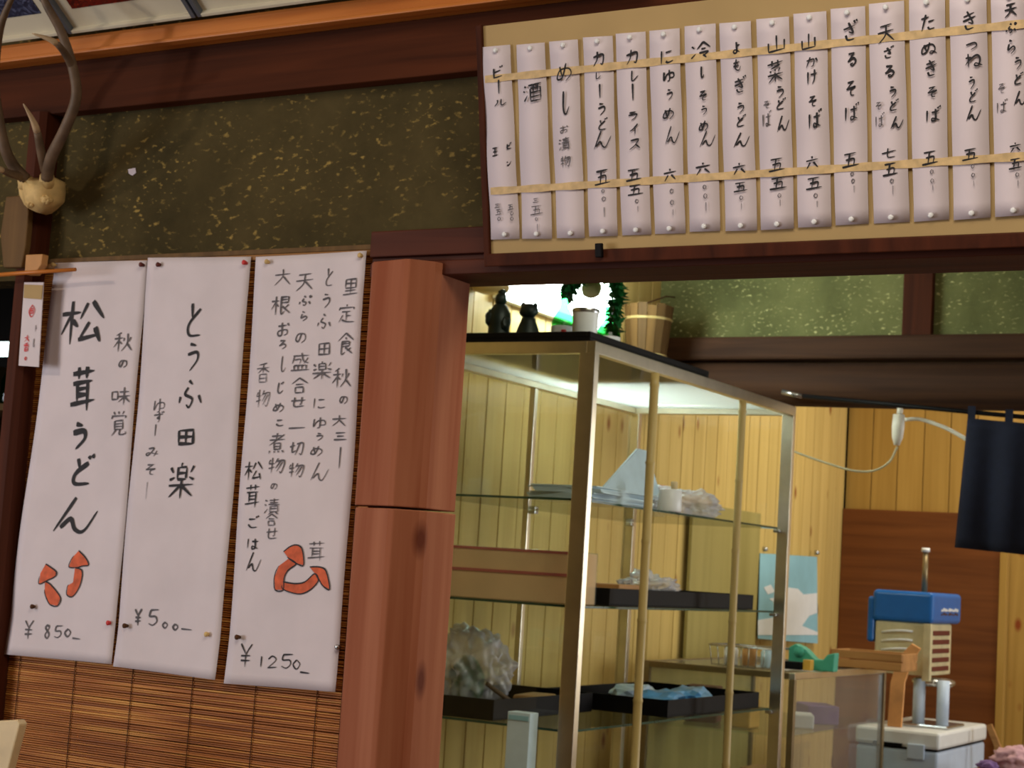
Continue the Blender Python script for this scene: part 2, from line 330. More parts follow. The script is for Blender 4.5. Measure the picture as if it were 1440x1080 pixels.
# far wall of pine boards
wk = struct('wall_back', B((-2.80, 8.32, 0), (2.1, 8.4, 2.75), 'dark'), 'far wall of darker knotty pine boards', loc=(-1, 8.36, 0))
struct('light_blocker', B((-2.79, 2.70, 0), (-2.62, 2.735, 2.75), 'dark'))  # added unseen panel, closes the gap so window light misses the cabinet
pmf = plank_mesh(.128, 2.75, .022, 'pine2', 'plank')
x = -2.66
for i in range(37):
    o = bpy.data.objects.new('plank', pmf); COL.objects.link(o); o.parent = wk
    o.rotation_euler.z = -math.pi/2; o.location = (x+1, -.06+random.uniform(-.001, .001), 0); x += .13
bp = MB(); bp.box((-2.72, 8.255, 0), (-1.935, 8.29, 1.60), 'brownp'); struct('wall_back_panel', bp, 'dark brown wood panel on the lower far wall', .003)
struct('trim_6', B((-1.935, 8.24, 0), (-1.90, 8.29, 1.42), 'pine2'), 'pale upright batten at the edge of the brown panel', .002)
# partition above: plaster and log beams
py = 5.95
struct('wall_partition', B((-2.74, py, 2.10), (2.1, py+.08, 2.75), 'plaster2'), 'green-grey plaster panel above the dark log beam', loc=(-1, py, 2.1))
struct('trim_7', B((-1.762, py-.03, 2.09), (-1.655, py+.02, 2.75), 'darkpost'), 'short dark brown post in the green plaster', .004)
struct('trim_8', B((-2.74, py-.07, 2.022), (2.1, py+.1, 2.108), 'logw'), 'upper dark beam under the green plaster', .012, loc=(-1, py, 2.02))
lg = MB(); pts = []; rad = []
for i in range(25):
    t = i/24; xx = -2.74+t*4.8
    pts.append((xx, py+.01, 1.948-.012*math.sin(t*6)-.012*t)); rad.append(.078+.012*math.sin(t*2.2+.1))
lg.tube(pts, rad, 'logw', 18); struct('beam', lg, 'rounded dark log beam across the back of the shop', loc=(-1, py, 1.9))

# ================================================================== REED BLIND
bl = thing('reed_blind', (-2.17, 2.60, .55), 'brown reed blind hanging behind the three paper menus', 'blind')
rb = MB(); z = .45
k = 0
while z < 1.765:
    r = random.uniform(.0016, .0023); yy = 2.596+random.uniform(-.0007, .0007); dz = random.uniform(-.0008, .0008)
    x1 = -1.752+random.uniform(-.004, .004); x0 = -2.602
    rb.tube([(x0, yy, z), ((x0+x1)/2, yy+random.uniform(-.0005, .0005), z+dz), (x1, yy, z+random.uniform(-.001, .001))], r, 'reed', 5, False); z += .0044
rb.build('reeds', bl)['kind'] = 'stuff'
for sx in (-2.57, -2.42, -2.27, -2.12, -1.97, -1.83, -1.775):
    MB().tube([(sx, 2.5925, .45), (sx+.001, 2.5925, 1.1), (sx, 2.5925, 1.765)], .0009, 'string', 5).build('string', bl)
MB().box((-2.602, 2.588, 1.760), (-1.752, 2.599, 1.7715), 'crate').build('top_lath', bl, .002)

# ================================================================== BRUSH GLYPHS
GL = {
'ビ':"2515 2570 3082 8582/2545 7535/7008 7820/8404 9216",'ー':"5005 4850 5095",'ル':"3520 3550 1585/6015 6080 9058",'ン':"1525 3540/1585 5575 9030",
'王':"1515 8515/2248 7848/1085 9083/5015 5085",'酒':"1015 2022/0535 1542/0885 2560/3015 9515/4030 4090/4030 9030/9030 9090/4090 9090/5515 5545/7515 7545/4250 8850/4270 8870",
'三':"2020 8018/2850 7248/1082 9080",'五':"1815 8213/4815 3885/2848 7045 6885/0886 9484",'〇':"5015 2545 5085 8050 5015",
'め':"2820 4070/6012 4070 1570 3035 7035 8060 5590",'し':"3508 3070 5090 8070",'お':"1530 7025/4008 4080 2085 2060 7055 7578 5588/7515 8830",
'漬':"0815 2022/0538 1545/0888 2562/3515 9014/6205 6240/3828 8828/3040 9540/4048 4080/4080 8680/8680 8648/8648 4048/4262 8662/5082 3095/7582 9095",
'物':"1515 0835/0838 3835/2505 2590/0862 3855/5508 4235/5025 9225 8085 6880/6828 4565/8228 5280",'一':"1055 9042",
'カ':"1535 8030 7585 6080/4508 4050 1588",'レ':"3010 3085 8555",'う':"3510 6515/2540 7035 7560 4092",'ど':"3512 4545/7525 3055 3082 8085/7508 8018/8803 9513",
'ん':"5008 1590/2580 4560 5585 7088 9540",'ラ':"2518 7516/1540 8038 7065 3590",'イ':"7510 4045 1560/5540 5592",'ス':"2020 7518 5060 1088/5555 8588",
'に':"2015 1888/4528 8526/4575 6085 9080",'ゆ':"2020 1878 4040 8035 8565 5070/5510 5580 4092",'六':"5008 5225/1035 9033/3850 1588/6050 8888",
'冷':"0820 2035/0580 2560/6005 3040/6005 9538/5040 7238/4060 8258 6275/6072 7590",'そ':"2515 7512/7012 1550/1550 8545 5060 5085 7590",
'よ':"5235 8032/5008 5080 3090 1875 3565 8088",'も':"4808 4070 6590 8565/2535 7532/2258 7055",'ぎ':"1528 7520/1548 8038/4008 7065 4055/2868 4088 7588/7505 8318/8802 9512",
'き':"1828 7820/1548 8838/4008 7265 4255/2868 4088 7588",'山':"5008 5085/1540 1588/1588 8585/8535 8588",
'菜':"1018 9015/3505 3528/6505 6528/7528 2838/2545 3055/5042 5252/7540 6552/1065 9063/5055 5095/4568 1592/5568 8892",
'ば':"1815 1588/4535 9032/6815 6880 4888 5070 9090/8005 8615/9200 9810",'か':"1535 6532 6080 4585/4010 1588/7525 9050",'け':"1815 1588/4035 9032/7010 7065 5092",
'ざ':"1835 8028/4508 7060 4552/2865 4088 7588/7505 8318/8802 9512",'る':"2515 7014/7014 2060/2060 6045 8068 5590 4075 6075",
'天':"2018 8016/1045 9042/5018 4560 1090/5250 9090",'七':"1045 9035/4510 4580 8582",'た':"1525 6022/4008 1588/5548 8845/5070 6086 9085",
'ぬ':"2525 4075/5515 4065 1578 2040 6530 8560 7085 5580 6570 9590",'つ':"1535 7025 8560 4588",'ね':"2508 2592/1035 4032/4032 1075/2555 6528 8550 7888 5885 6272 9592",
'ぷ':"4508 5820/4530 3550 6065 5088 4080/2055 1575/7855 8880/8018 8610 9218 8626 8018",'ら':"3508 6018/3530 2865 6550 8070 4592",
'松':"0532 4530/2508 2592/2535 0572/2745 4060/6015 4545/7012 9545/6550 4585/4585 8578/7862 9090",
'茸':"1015 9012/3503 3526/6503 6526/1535 8533/3035 3075/7035 7095/3048 7048/3062 7062/0880 9574",
'秋':"3805 1518/0832 4830/2815 2892/2840 0572/3045 4558/5530 5045/8528 7550/7010 6855 4592/6855 9592",'の':"5520 3575 1560 3020 8025 8565 5888",
'味':"0825 0865/0865 3563/3563 3525/3525 0825/4528 9026/3850 9848/6805 6895/6652 4080/7052 9882",
'覚':"2005 2815/4803 5013/7803 7015/1030 1220/1020 9020/9020 8832/2838 2872/7572 7538/7538 2838/2850 7550/2861 7561/2872 7572/4072 1595/6072 6090 9590 9480",
'と':"3208 4045/7525 2560 3085 8288",'ふ':"4508 5820/4530 3550 6065 5090 4080/2055 1575/7855 8880",'田':"1515 1588/1588 8588/8588 8515/8515 1515/5015 5088/1550 8550",
'楽':"5003 4512/3515 3545/3545 6545/6545 6515/6515 3515/3530 6530/1015 2028/9012 7828/1048 2540/9048 7540/0862 9260/5048 5096/4565 1092/5565 9092",
'ず':"1030 9026/5508 5560 4055 5545 5870 4592/7505 8318/8802 9512",'み':"2518 6016 2580 1070 3055 9070/8040 6090",
'里':"2010 2055/2055 8055/8055 8010/8010 2010/2032 8032/5010 5090/2072 8070/0890 9288",'定':"5003 5012/1030 1218/1018 9018/9018 8830/2540 7538/5040 5085/5060 7560/3055 1092/2878 5090 9592",
'食':"5003 0835/5003 9535/5020 5530/3038 7038/7038 7058/7058 3058/3048 7048/3038 3090 5082/5062 9092/8065 6078",
'盛':"1520 9018/2020 1058/2238 4838 4560/5505 6545 9058/8530 6560/2068 8068/8068 8090/2068 2090/4068 4090/6068 6090/0592 9592",
'合':"5005 0840/5005 9540/3042 7042/3058 3090/3090 7290/7290 7058/7058 3058",'せ':"0840 9535/2812 2885 8885/7010 6865 5868",'切':"0838 4030/2510 2570 4560/5020 9018 8585 7080/6822 4590",
'大':"1038 9034/5008 4850 1092/5248 9092",'根':"0530 4228/2505 2595/2535 0568/2742 4055/5010 8510/8510 8538/8538 5238/5224 8524/5210 5290 7080/5555 9592/8850 7065",
'ろ':"2515 7014/7014 2060/2060 6045 8068 4592",'じ':"3508 3070 5090 8070/6012 7024/7605 8617",'こ':"2525 7522/2065 4585 8582",
'煮':"2018 7516/5003 4535/1035 9032/8512 1060/3550 3578/3578 7078/7078 7050/7050 3550/3564 7064/1585 1095/3885 4295/6085 6595/8285 9095",
'香':"7005 2012/1028 9026/5010 5052/4830 1552/5230 9050/2858 2895/2895 7595/7595 7558/7558 2858/2876 7576",'ご':"2530 7027/2068 4588 8585/7508 8318/8802 9512",
'は':"1815 1588/4535 9032/6815 6880 4888 5070 9090",'¥':"2010 5045/8010 5045 5090/2550 7550/2568 7568",
'0':"5015 2050 5085 8050 5015",'1':"5010 4890",'2':"2030 5012 7835 2085/2085 8580",'5':"3015 2545 6545 7568 5088 2080/3015 8512",'8':"7020 4012 2530 7065 5088 2570 6035 7020",'-':"0545 9555",
'丸':"5005 1050 5095 9050 5005",'ト':"5008 5092/5040 8060"}
def catmull(p, k=5):
    if len(p) == 2: return [p[0].lerp(p[1], i/k) for i in range(k+1)]
    q = [p[0]*2-p[1]]+p+[p[-1]*2-p[-2]]; out = []
    for i in range(1, len(q)-2):
        for j in range(k):
            t = j/k; a, b, c, d = q[i-1:i+3]
            out.append(.5*((2*b)+(c-a)*t+(2*a-5*b+4*c-d)*t*t+(3*b-a-3*c+d)*t**3))
    return out+[p[-1]]
def ribbon(mb, pts, w, m, tomap, taper=.55, zz=0):
    """pts: 2-D points in the paper's own plane"""
    L = []; n = len(pts)
    for i, p in enumerate(pts):
        t = (pts[min(i+1, n-1)]-pts[max(i-1, 0)])
        if t.length < 1e-9: t = Vector((1, 0))
        t.normalize(); q = Vector((-t.y, t.x)); f = i/(n-1)
        ww = w*(1-taper*f)*(.72 if i in (0,) else 1)*(.45 if i == n-1 else 1)*(.8+.35*abs(q.x*.6+q.y*.8))
        L.append((p+q*ww/2, p-q*ww/2))
    vs = [tomap(a, zz) for pr in L for a in pr]
    mb.add(vs, [(2*i, 2*i+1, 2*i+3, 2*i+2) for i in range(n-1)], m)
def write(mb, ch, c, w, h, tomap, m='ink', sw=.1, skew=0.06):
    """ch in a w x h box centred on c (paper-plane metres, x right, y up)"""
    for k, st in enumerate(GL[ch].split('/')):
        P = []
        for q in st.split():
            gx = (int(q[:2])-50)/100; gy = (50-int(q[2:]))/100
            P.append(Vector((c.x+gx*w+random.uniform(-.015, .015)*w, c.y+(gy+gx*skew)*h+random.uniform(-.015, .015)*h)))
        ribbon(mb, catmull(P), sw*random.uniform(.8, 1.15), m, tomap, zz=.00004*(k+1))

# ================================================================== THREE LARGE PAPER MENUS
def wave(x, z, s):
    return .0035*math.sin(x*17+s*2)*math.sin(z*6+s) + .0022*math.sin(z*13+x*9+s*3) + (.011*max(0, (1.045-z)/.1)**1.2*(.6+.4*math.sin(x*9+s)))
def paper_menu(label, corners, s, items, shapes, pins):
    TL, TR, BR, BL = [onY(u, v, 2.585) for u, v in corners]
    o = thing('paper_menu', tuple((BL+BR)/2), label, 'menu', 'handwritten paper menus on the reed blind')
    mb = MB(); nx, nz = 14, 42; vs = []
    ys = 2.583
    for j in range(nz+1):
        for i in range(nx+1):
            a = TL.lerp(BL, j/nz); b = TR.lerp(BR, j/nz); p = a.lerp(b, i/nx)
            vs.append((p.x, ys-wave(p.x, p.z, s), p.z))
    n = len(vs); fs = [(j*(nx+1)+i, (j+1)*(nx+1)+i, (j+1)*(nx+1)+i+1, j*(nx+1)+i+1) for j in range(nz) for i in range(nx)]
    mb.add(vs, fs, 'paper', True); sh = mb.build('sheet', o)
    so = sh.modifiers.new('thickness', 'SOLIDIFY'); so.thickness = .0004; so.offset = -1
    tm = lambda p, zz=0: (p.x, ys-wave(p.x, p.y, s)-.0012-zz, p.y)
    def at(u, v): q = onY(u, v, 2.583); return Vector((q.x, q.z))
    for ch, u, v, w, h, m, sw in items:
        c = at(u, v); kx = (at(u+1, v)-c).x; kz = (c-at(u, v+1)).y
        wr = MB(); write(wr, ch, c, w*kx, h*kz, tm, m, sw*kz*1.15); wr.build('character', o)
    for poly, outl in shapes:
        q = [at(u, v) for u, v in poly]
        mu = MB(); mu.add([tm(p, .0001) for p in q], [tuple(range(len(q)))], 'orange')
        cl = catmull(q+[q[0]], 4); ribbon(mu, cl[:int(len(cl)*outl)], .0028, 'ink', tm, .3, .0003)
        mu.build('painted_mushroom', o)
    for u, v, mt in pins:
        c = onY(u, v, 2.575); MB().tube([(c.x, 2.584, c.z), (c.x, 2.574, c.z), (c.x, 2.572, c.z)], [.003, .005, .003], mt, 12).build('drawing_pin', o)
    return o
def A(cx, cy): return cx/3.272, 350+cy/3.272
def C5(cx, cy): return cx/3.724, 660+cy/3.724
def C6(cx, cy): return 180+cx/3.2737, 350+cy/3.2737
def C7(cx, cy): return 300+cx/3.177, 640+cy/3.177
def it(fn, sc, rows, m, sw): return [(c, *fn(x, y), w/sc, h/sc, m, sw) for c, x, y, w, h in rows]
I1 = it(A, 3.272, [('松',388,338,215,235),('茸',385,648,125,215),('う',362,862,105,140)], 'ink', 7) + [('ど', 113, 663, 38, 50, 'ink', 6.5), ('ん', 103, 724, 72, 58, 'ink', 7)]
I1 += it(A, 3.272, [('秋',572,430,90,100),('の',570,530,45,45),('味',560,680,90,90),('覚',548,805,80,120)], 'ink2', 2.4)
I1 += it(C5, 3.724, [('¥',155,840,70,120),('8',250,850,45,90),('5',305,850,60,85),('0',355,855,50,60),('-',400,886,45,20)], 'ink2', 2.6)
S1 = [([C5(*q) for q in ((410,425),(445,462),(462,500),(430,506),(400,514),(360,510),(378,462))], .9),
      ([C5(*q) for q in ((392,514),(428,530),(424,590),(402,640),(375,668),(350,655),(356,608),(382,592))], .8),
      ([C5(*q) for q in ((245,495),(296,535),(292,560),(255,580),(210,600),(218,545))], .8),
      ([C5(*q) for q in ((240,586),(270,605),(318,672),(302,715),(262,706),(238,645))], .9)]
paper_menu('large white paper menu with two orange mushrooms, beside the dark post', [(78,370),(208,366),(160,934),(10,920)], 1, I1, S1, [(74,372,'bone'),(198,372,'rust'),(152,876,'red'),(45,853,'string')])
I2 = it(C6, 3.2737, [('と',315,330,95,185),('う',305,500,90,150),('ふ',290,670,140,150),('田',270,865,95,85)], 'ink', 4.6) + [('楽', 256, 676, 40, 54, 'ink', 4)]
I2 += it(C6, 3.2737, [('ゆ',142,720,70,75),('ず',140,775,55,55),('ー',125,835,14,60),('み',112,935,70,50),('そ',105,1015,60,60)], 'ink2', 2) + [('ー', 207, 690, 4, 28, 'ink3', 1.2)]
I2 += it(C5, 3.724, [('¥',722,775,55,110),('5',800,775,75,110),('0',860,815,40,45),('0',915,825,45,45),('-',975,838,65,25)], 'ink2', 3)
paper_menu('large white paper menu with no drawing, middle of the three', [(210,363),(353,361),(308,956),(163,937)], 2, I2, [], [(222,372,'rust'),(343,369,'red'),(175,880,'string'),(290,892,'bone')])
I3 = it(C6, 3.2737, [('里',1030,175,80,85),('定',1010,300,85,90),('食',1005,440,85,110),('秋',985,595,95,100),('の',990,695,45,45),('大',970,790,75,60),('三',975,862,70,50),('ー',972,960,10,110),
 ('と',930,130,50,100),('う',915,240,60,75),('ふ',905,335,85,80),('田',905,460,70,68),('楽',895,560,100,90),('に',880,710,70,65),('ゆ',880,800,75,60),('う',880,865,50,40),('め',870,930,75,60),('ん',880,1025,95,100),
 ('天',815,150,95,100),('ぷ',815,240,70,55),('ら',810,310,50,50),('の',795,410,60,60),('盛',795,520,95,90),('合',790,630,85,80),('せ',785,705,75,55),('一',780,825,90,30),('切',780,920,70,75),('物',780,1020,75,80),
 ('大',715,130,85,85),('根',705,260,95,95),('お',715,370,70,75),('ろ',712,440,50,50),('し',715,530,40,90),('じ',700,640,45,60),('め',695,730,70,55),('こ',700,800,50,40),('煮',690,895,85,100),('物',690,1000,85,85)], 'ink2', 2.3)
I3 += it(C6, 3.2737, [('香',620,570,70,95),('物',620,690,70,95)], 'ink2', 1.7)
I3 += it(C7, 3.177, [('の',278,140,35,35),('漬',270,230,75,80),('合',268,290,65,60),('せ',270,350,60,60),('茸',465,430,85,95)], 'ink2', 1.8)
I3 += it(C7, 3.177, [('松',185,70,90,100),('茸',180,185,75,110),('ご',180,300,65,60),('は',180,395,65,60),('ん',180,475,80,100)], 'ink', 2.4)
I3 += it(C7, 3.177, [('¥',145,895,80,130),('1',212,922,20,60),('2',260,925,60,72),('5',325,920,75,82),('0',370,935,52,60),('-',408,972,50,20)], 'ink', 2.4)
S3 = [([C7(*q) for q in ((322,432),(350,410),(380,402),(404,420),(410,492),(378,484),(345,462))], .9),
      ([C7(*q) for q in ((345,462),(376,486),(340,515),(322,550),(316,602),(280,602),(278,545),(300,495))], .9),
      ([C7(*q) for q in ((316,566),(370,574),(415,566),(458,530),(474,560),(440,600),(395,620),(345,612),(312,594))], .95),
      ([C7(*q) for q in ((437,500),(478,500),(508,518),(524,600),(492,582),(474,550))], .9)]
paper_menu('large paper menu with crowded columns and a curled orange mushroom pair, rightmost', [(362,362),(517,353),(474,973),(318,961)], 3, I3, S3, [(375,368,'bone'),(506,359,'bone'),(333,896,'string'),(474,910,'steel')])

# ================================================================== MENU BOARD WITH STRIPS (leans forward at the top)
tl = R(11.5); BP = Vector((-1.5, 2.535, 1.76)); BN = Vector((0, -math.cos(tl), -math.sin(tl)))
BU = Vector((0, -math.sin(tl), math.cos(tl)))          # up within the board
def bpt(p, off=0): return BP + Vector((p.x, 0, 0)) + BU*p.y + BN*off
def bat(u, v):
    q = onP(u, v, BP, BN)-BP; return Vector((q.x, q.dot(BU)))
mbd = thing('menu_board', tuple(BP), 'long beige board with hanging menu strips, leaning forward at the top', 'board')
c0 = bat(678, 45); c1 = bat(692, 357)
bx0, bx1, bz0, bz1 = (c0.x+c1.x)/2, 1.6, c1.y, c0.y
def bbox(x0, x1, z0, z1, o0, o1, m):
    mb = MB(); vs = [bpt(Vector((x, z)), o) for o in (o0, o1) for (x, z) in ((x0, z0), (x1, z0), (x1, z1), (x0, z1))]
    mb.add(vs, [(0,1,2,3), (7,6,5,4), (0,4,5,1), (1,5,6,2), (2,6,7,3), (3,7,4,0)], m); return mb
bbox(bx0, bx1, bz0, bz1+.01, -.012, 0, 'beige').build('backing_board', mbd, .001)
bbox(bx0-.004, bx1, bz0-.022, bz0, -.02, .012, 'darkpost').build('bottom_rail', mbd, .002)['label'] = 'dark wooden rail under the beige board'
bbox(bx0-.012, bx0, bz0-.022, bz1+.012, -.02, .006, 'darkpost').build('side_rail', mbd, .002)
cl = bat(848, 352); bbox(cl.x-.006, cl.x+.007, cl.y-.012, cl.y+.012, .011, .02, 'black').build('clip', mbd, .002)
ST = [((679.4,66.6),(718.8,63),(732,335.7),(692,337)),((728,63.4),(767.6,60),(778,335.7),(736,335.7)),((774,59),(814,55.6),(824,334.8),(785,334.8)),
((821,53),(862.6,50.5),(870,331.6),(830,332.6)),((866.7,47.7),(908.6,44.6),(917,329.7),(876,331)),((914,43.6),(956.4,39.8),(965,328),(922,329)),
((963.7,37.3),(1007.4,33.2),(1013.7,324.7),(971,326)),((1013,33.2),(1057,29.8),(1066,324),(1021.6,325)),((1065,27.5),(1110.7,23.7),(1117.8,321.5),(1071.4,323.5)),
((1116.8,20),(1163,16),(1170.6,318.6),(1123.6,320)),((1168.7,13),(1217.3,8.8),(1222.5,314.4),(1176,317)),((1222.5,5.8),(1271.8,1),(1280,312),(1229.6,314.4)),
((1279,-2),(1329.5,-5),(1335.6,308.6),(1286,312)),((1336,-6),(1388,-9),(1394,305.7),(1342,309.6)),((1394,-10),(1446,-13),(1453,302),(1400.5,305.3))]
def K2(x, y): return 670+x/3.177, 20+y/3.177
def K3(x, y): return 1040+x/3.085, y/3.085
TX = [
(K2,3.177,[('ビ',100,262,60,60),('ー',107,325,20,70),('ル',112,395,70,40),('王',90,615,30,48),('ビ',152,590,28,32),('ン',152,665,26,28)],[('三',100,856,28,24),('五',105,884,32,30),('〇',108,914,24,22),('五',160,862,32,30),('〇',165,890,24,22),('〇',165,914,24,22)]),
(K2,3.177,[('酒',258,350,90,95)],[('三',272,832,32,25),('五',275,875,66,48),('〇',275,915,22,20),('ー',280,960,10,50)]),
(K2,3.177,[('め',400,262,95,100),('し',405,395,50,130)],[('お',398,515,50,38),('漬',400,580,56,62),('物',405,660,50,60)]),
(K2,3.177,[('カ',552,200,68,75),('レ',550,275,36,38),('ー',558,345,10,70),('う',565,425,55,62),('ど',568,495,55,60),('ん',565,560,100,90),('五',568,728,80,80)],[('〇',572,790,24,22),('〇',575,825,30,28),('ー',578,885,10,50)]),
(K2,3.177,[('カ',702,192,70,78),('レ',712,275,50,62),('ー',705,348,12,85),('ラ',705,455,55,48),('イ',712,515,60,52),('ス',715,580,65,58),('五',708,718,80,62),('五',715,785,80,56)],[('〇',722,835,26,26),('ー',728,870,10,30)]),
(K2,3.177,[('に',855,190,72,80),('ゆ',865,275,66,60),('う',868,360,46,55),('め',865,445,70,65),('ん',878,540,80,90),('六',870,718,66,64)],[('〇',878,790,26,28),('〇',880,840,28,30),('ー',885,885,10,30)]),
(K2,3.177,[('冷',1010,165,96,86),('し',1015,260,22,62),('そ',1018,365,46,52),('う',1022,430,44,46),('め',1022,500,60,58),('ん',1035,555,88,80),('六',1018,690,80,64)],[('〇',1025,772,26,26),('〇',1028,812,28,30),('ー',1032,860,10,45)]),
(K2,3.177,[('よ',1168,150,46,58),('も',1168,228,54,62),('ぎ',1182,318,64,78),('う',1185,420,54,55),('ど',1185,480,54,58),('ん',1187,560,90,74),('六',1180,690,70,60),('五',1185,772,70,50)],[('〇',1188,820,26,26),('ー',1190,858,8,30)]),
(K3,3.085,[('山',165,190,96,84),('菜',160,310,84,105),('う',180,400,55,58),('ど',182,455,54,54),('ん',192,535,64,78),('五',165,715,80,68),('五',172,795,84,64)],[('そ',122,455,34,38),('ば',122,520,44,72),('〇',178,848,26,26),('ー',182,880,8,30)]),
(K3,3.085,[('山',305,180,80,80),('か',318,270,66,54),('け',320,335,54,72),('そ',322,440,46,54),('ば',330,520,66,82),('六',320,705,66,64),('五',328,795,80,62)],[('〇',335,848,28,28),('ー',342,885,8,30)]),
(K3,3.085,[('ざ',482,138,80,94),('る',492,258,56,74),('そ',488,385,56,78),('ば',490,490,70,78),('五',485,695,84,74)],[('〇',493,755,24,24),('〇',497,785,24,26),('ー',502,820,8,35)]),
(K3,3.085,[('天',640,145,86,98),('ざ',648,230,56,54),('る',655,310,60,64),('う',668,400,50,54),('ど',672,460,50,54),('ん',685,530,70,62),('七',652,665,76,54),('五',658,735,76,64)],[('そ',608,460,34,38),('ば',612,525,44,62),('〇',665,785,26,26),('ー',670,825,8,45)]),
(K3,3.085,[('た',820,100,76,84),('ぬ',825,210,80,70),('き',835,295,66,84),('そ',840,400,56,54),('ば',842,500,74,68),('五',830,685,80,68)],[('〇',838,745,26,26),('〇',840,785,26,28),('ー',843,815,8,25)]),
(K3,3.085,[('き',1000,90,76,94),('つ',1010,200,64,44),('ね',1018,260,86,72),('う',1010,360,46,62),('ど',1015,420,50,62),('ん',1015,490,80,78),('五',1005,670,80,58)],[('〇',1015,722,24,24),('〇',1017,760,24,26),('ー',1020,795,8,25)]),
(K3,3.085,[('天',1180,45,66,74),('ぷ',1180,125,56,50),('ら',1182,205,56,72),('う',1210,275,50,62),('ど',1212,345,50,58),('ん',1220,425,74,72),('六',1200,640,60,50),('五',1200,710,66,54)],[('そ',1140,385,40,52),('ば',1140,465,54,62),('〇',1208,758,26,26),('ー',1212,795,8,30)])]
LB = ['leftmost white menu strip, text in two short columns, on the beige board', 'menu strip with one large character and much blank paper, second from left',
 'third menu strip from the left, with a large looping top character and a faint note', 'fourth menu strip from the left on the beige board, above the dark clip', 'fifth menu strip from the left, angular script, right of the one above the clip',
 'sixth menu strip from the left on the beige board', 'seventh menu strip from the left on the beige board', 'middle menu strip, eighth from the left, on the beige board',
 'ninth menu strip from the left, mountain character above a double column', 'tenth menu strip from the left, mountain character above a single column of writing', 'eleventh menu strip from the left, fifth from the right photo edge',
 'fourth menu strip from the right photo edge, with a small side column', 'third menu strip from the right photo edge', 'second menu strip from the right photo edge', 'rightmost menu strip, cut by the photo edge']
for i, (q, (fn, sc, big, small)) in enumerate(zip(ST, TX)):
    tlp, trp, brp, blp = [bat(*a) for a in q]
    o = thing('menu_strip', tuple(bpt((blp+brp)/2)), LB[i], 'menu strip', 'narrow paper menu strips on the beige board')
    mb = MB(); n = 14; vs = []
    for j in range(n+1):
        a = tlp.lerp(blp, j/n); b = trp.lerp(brp, j/n)
        for p in (a, b): vs.append(bpt(p, .0035+.0012*math.sin(j*.9+i)))
    mb.add(vs, [(2*j, 2*j+2, 2*j+3, 2*j+1) for j in range(n)], 'strip', True); s_ = mb.build('sheet', o)
    so = s_.modifiers.new('thickness', 'SOLIDIFY'); so.thickness = .0005; so.offset = -1
    wr = MB(); tm = lambda p, zz=0: bpt(p, .0058+zz)
    for rows, mt, sw in ((big, 'ink', 2.3), (small, 'ink2', 1.5)):
        for ch, x, y, w, h in rows:
            u, v = fn(x, y); c = bat(u, v); kx = (bat(u+1, v)-c).x; kz = (c-bat(u, v+1)).y
            wr = MB(); write(wr, ch, c, w/sc*kx, h/sc*kz, tm, mt if ch != 'ー' or h > 60 else 'ink3', sw*1.4*kz*(.6+.4*min(1, h/70)), .15); wr.build('character', o)
    for a, b in ((tlp.lerp(trp, .5), -.008), (blp.lerp(brp, .5), .008)):
        c = a+Vector((0, b)); p0 = bpt(c, .0045)
        MB().tube([p0, bpt(c, .008), bpt(c, .009)], [.004, .0045, .002], 'cup', 10).build('drawing_pin', o)
for a, b, lb in (((684, 112), (1440, 34), 'upper straw-coloured band running across all the menu strips'), ((692, 269), (1440, 220), 'lower straw-coloured band running across all the menu strips')):
    p0, p1 = bat(*a), bat(*b); mb = MB(); n = 60; vs = []; p1 = p0.lerp(p1, 1.3)
    for k in range(n+1):
        p = p0.lerp(p1, k/n); wv = .0062+.0006*math.sin(k*1.7)
        vs += [bpt(p+Vector((0, wv)), .0049), bpt(p-Vector((0, wv)), .0049), bpt(p-Vector((0, wv)), .0054), bpt(p+Vector((0, wv)), .0054)]
    fs = []
    for k in range(n):
        for j in range(4): fs.append((k*4+j, k*4+(j+1) % 4, (k+1)*4+(j+1) % 4, (k+1)*4+j))
    mb.add(vs, fs, 'band'); tag(mb.build('straw_band'), lb, 'band', 'straw bands across the menu strips')

# ================================================================== FRAMED PHOTOGRAPHS ON THE RAIL
tau = R(56); FU = Vector((0, -math.sin(tau), math.cos(tau))); FN = Vector((0, -math.cos(tau), -math.sin(tau)))
FB = Vector((0, 2.50, 2.236))
def fpt(x, h, o=0): return Vector((x, FB.y, FB.z)) + FU*h + FN*o
def fat(u, v):
    q = onP(u, v, FB, FN)-FB; return q.x, q.dot(FU)
def frame_ob(xl, xr, ph, label, fm):
    o = thing('framed_photograph', tuple(fpt((xl+xr)/2, 0)), label, 'picture', 'framed photographs above the orange rail')
    H = .42
    def fb(x0, x1, h0, h1, o0, o1, m, nm, bv=.001):
        mb = MB(); vs = [fpt(x, h, oo) for oo in (o0, o1) for x, h in ((x0, h0), (x1, h0), (x1, h1), (x0, h1))]
        mb.add(vs, [(0,1,2,3), (7,6,5,4), (0,4,5,1), (1,5,6,2), (2,6,7,3), (3,7,4,0)], m); return mb.build(nm, o, bv)
    fb(xl, xl+.010, 0, H, -.008, .012, fm, 'frame_side'); fb(xr-.010, xr, 0, H, -.008, .012, fm, 'frame_side')
    fb(xl+.010, xr-.010, 0, .007, -.008, .012, 'mat', 'frame_bottom'); fb(xl+.010, xr-.010, H-.01, H, -.008, .012, fm, 'frame_top')
    fb(xl+.010, xr-.010, .007, H-.01, -.006, 0, 'mat', 'picture_mount', 0)
    fb(xl+.040, xr-.040, .052, H-.05, 0, .0015, ph, 'photograph', 0)
F = [fat(-205, 100)[0], fat(120, 72)[0], fat(302, 52)[0], fat(509, 24)[0]]
w_ = F[2]-F[1]
frame_ob(F[1]-.262*1.0-.02, F[1]-.006, 'ph1', 'framed photograph of pale blue bare branches, leftmost, behind the antler', 'fr')
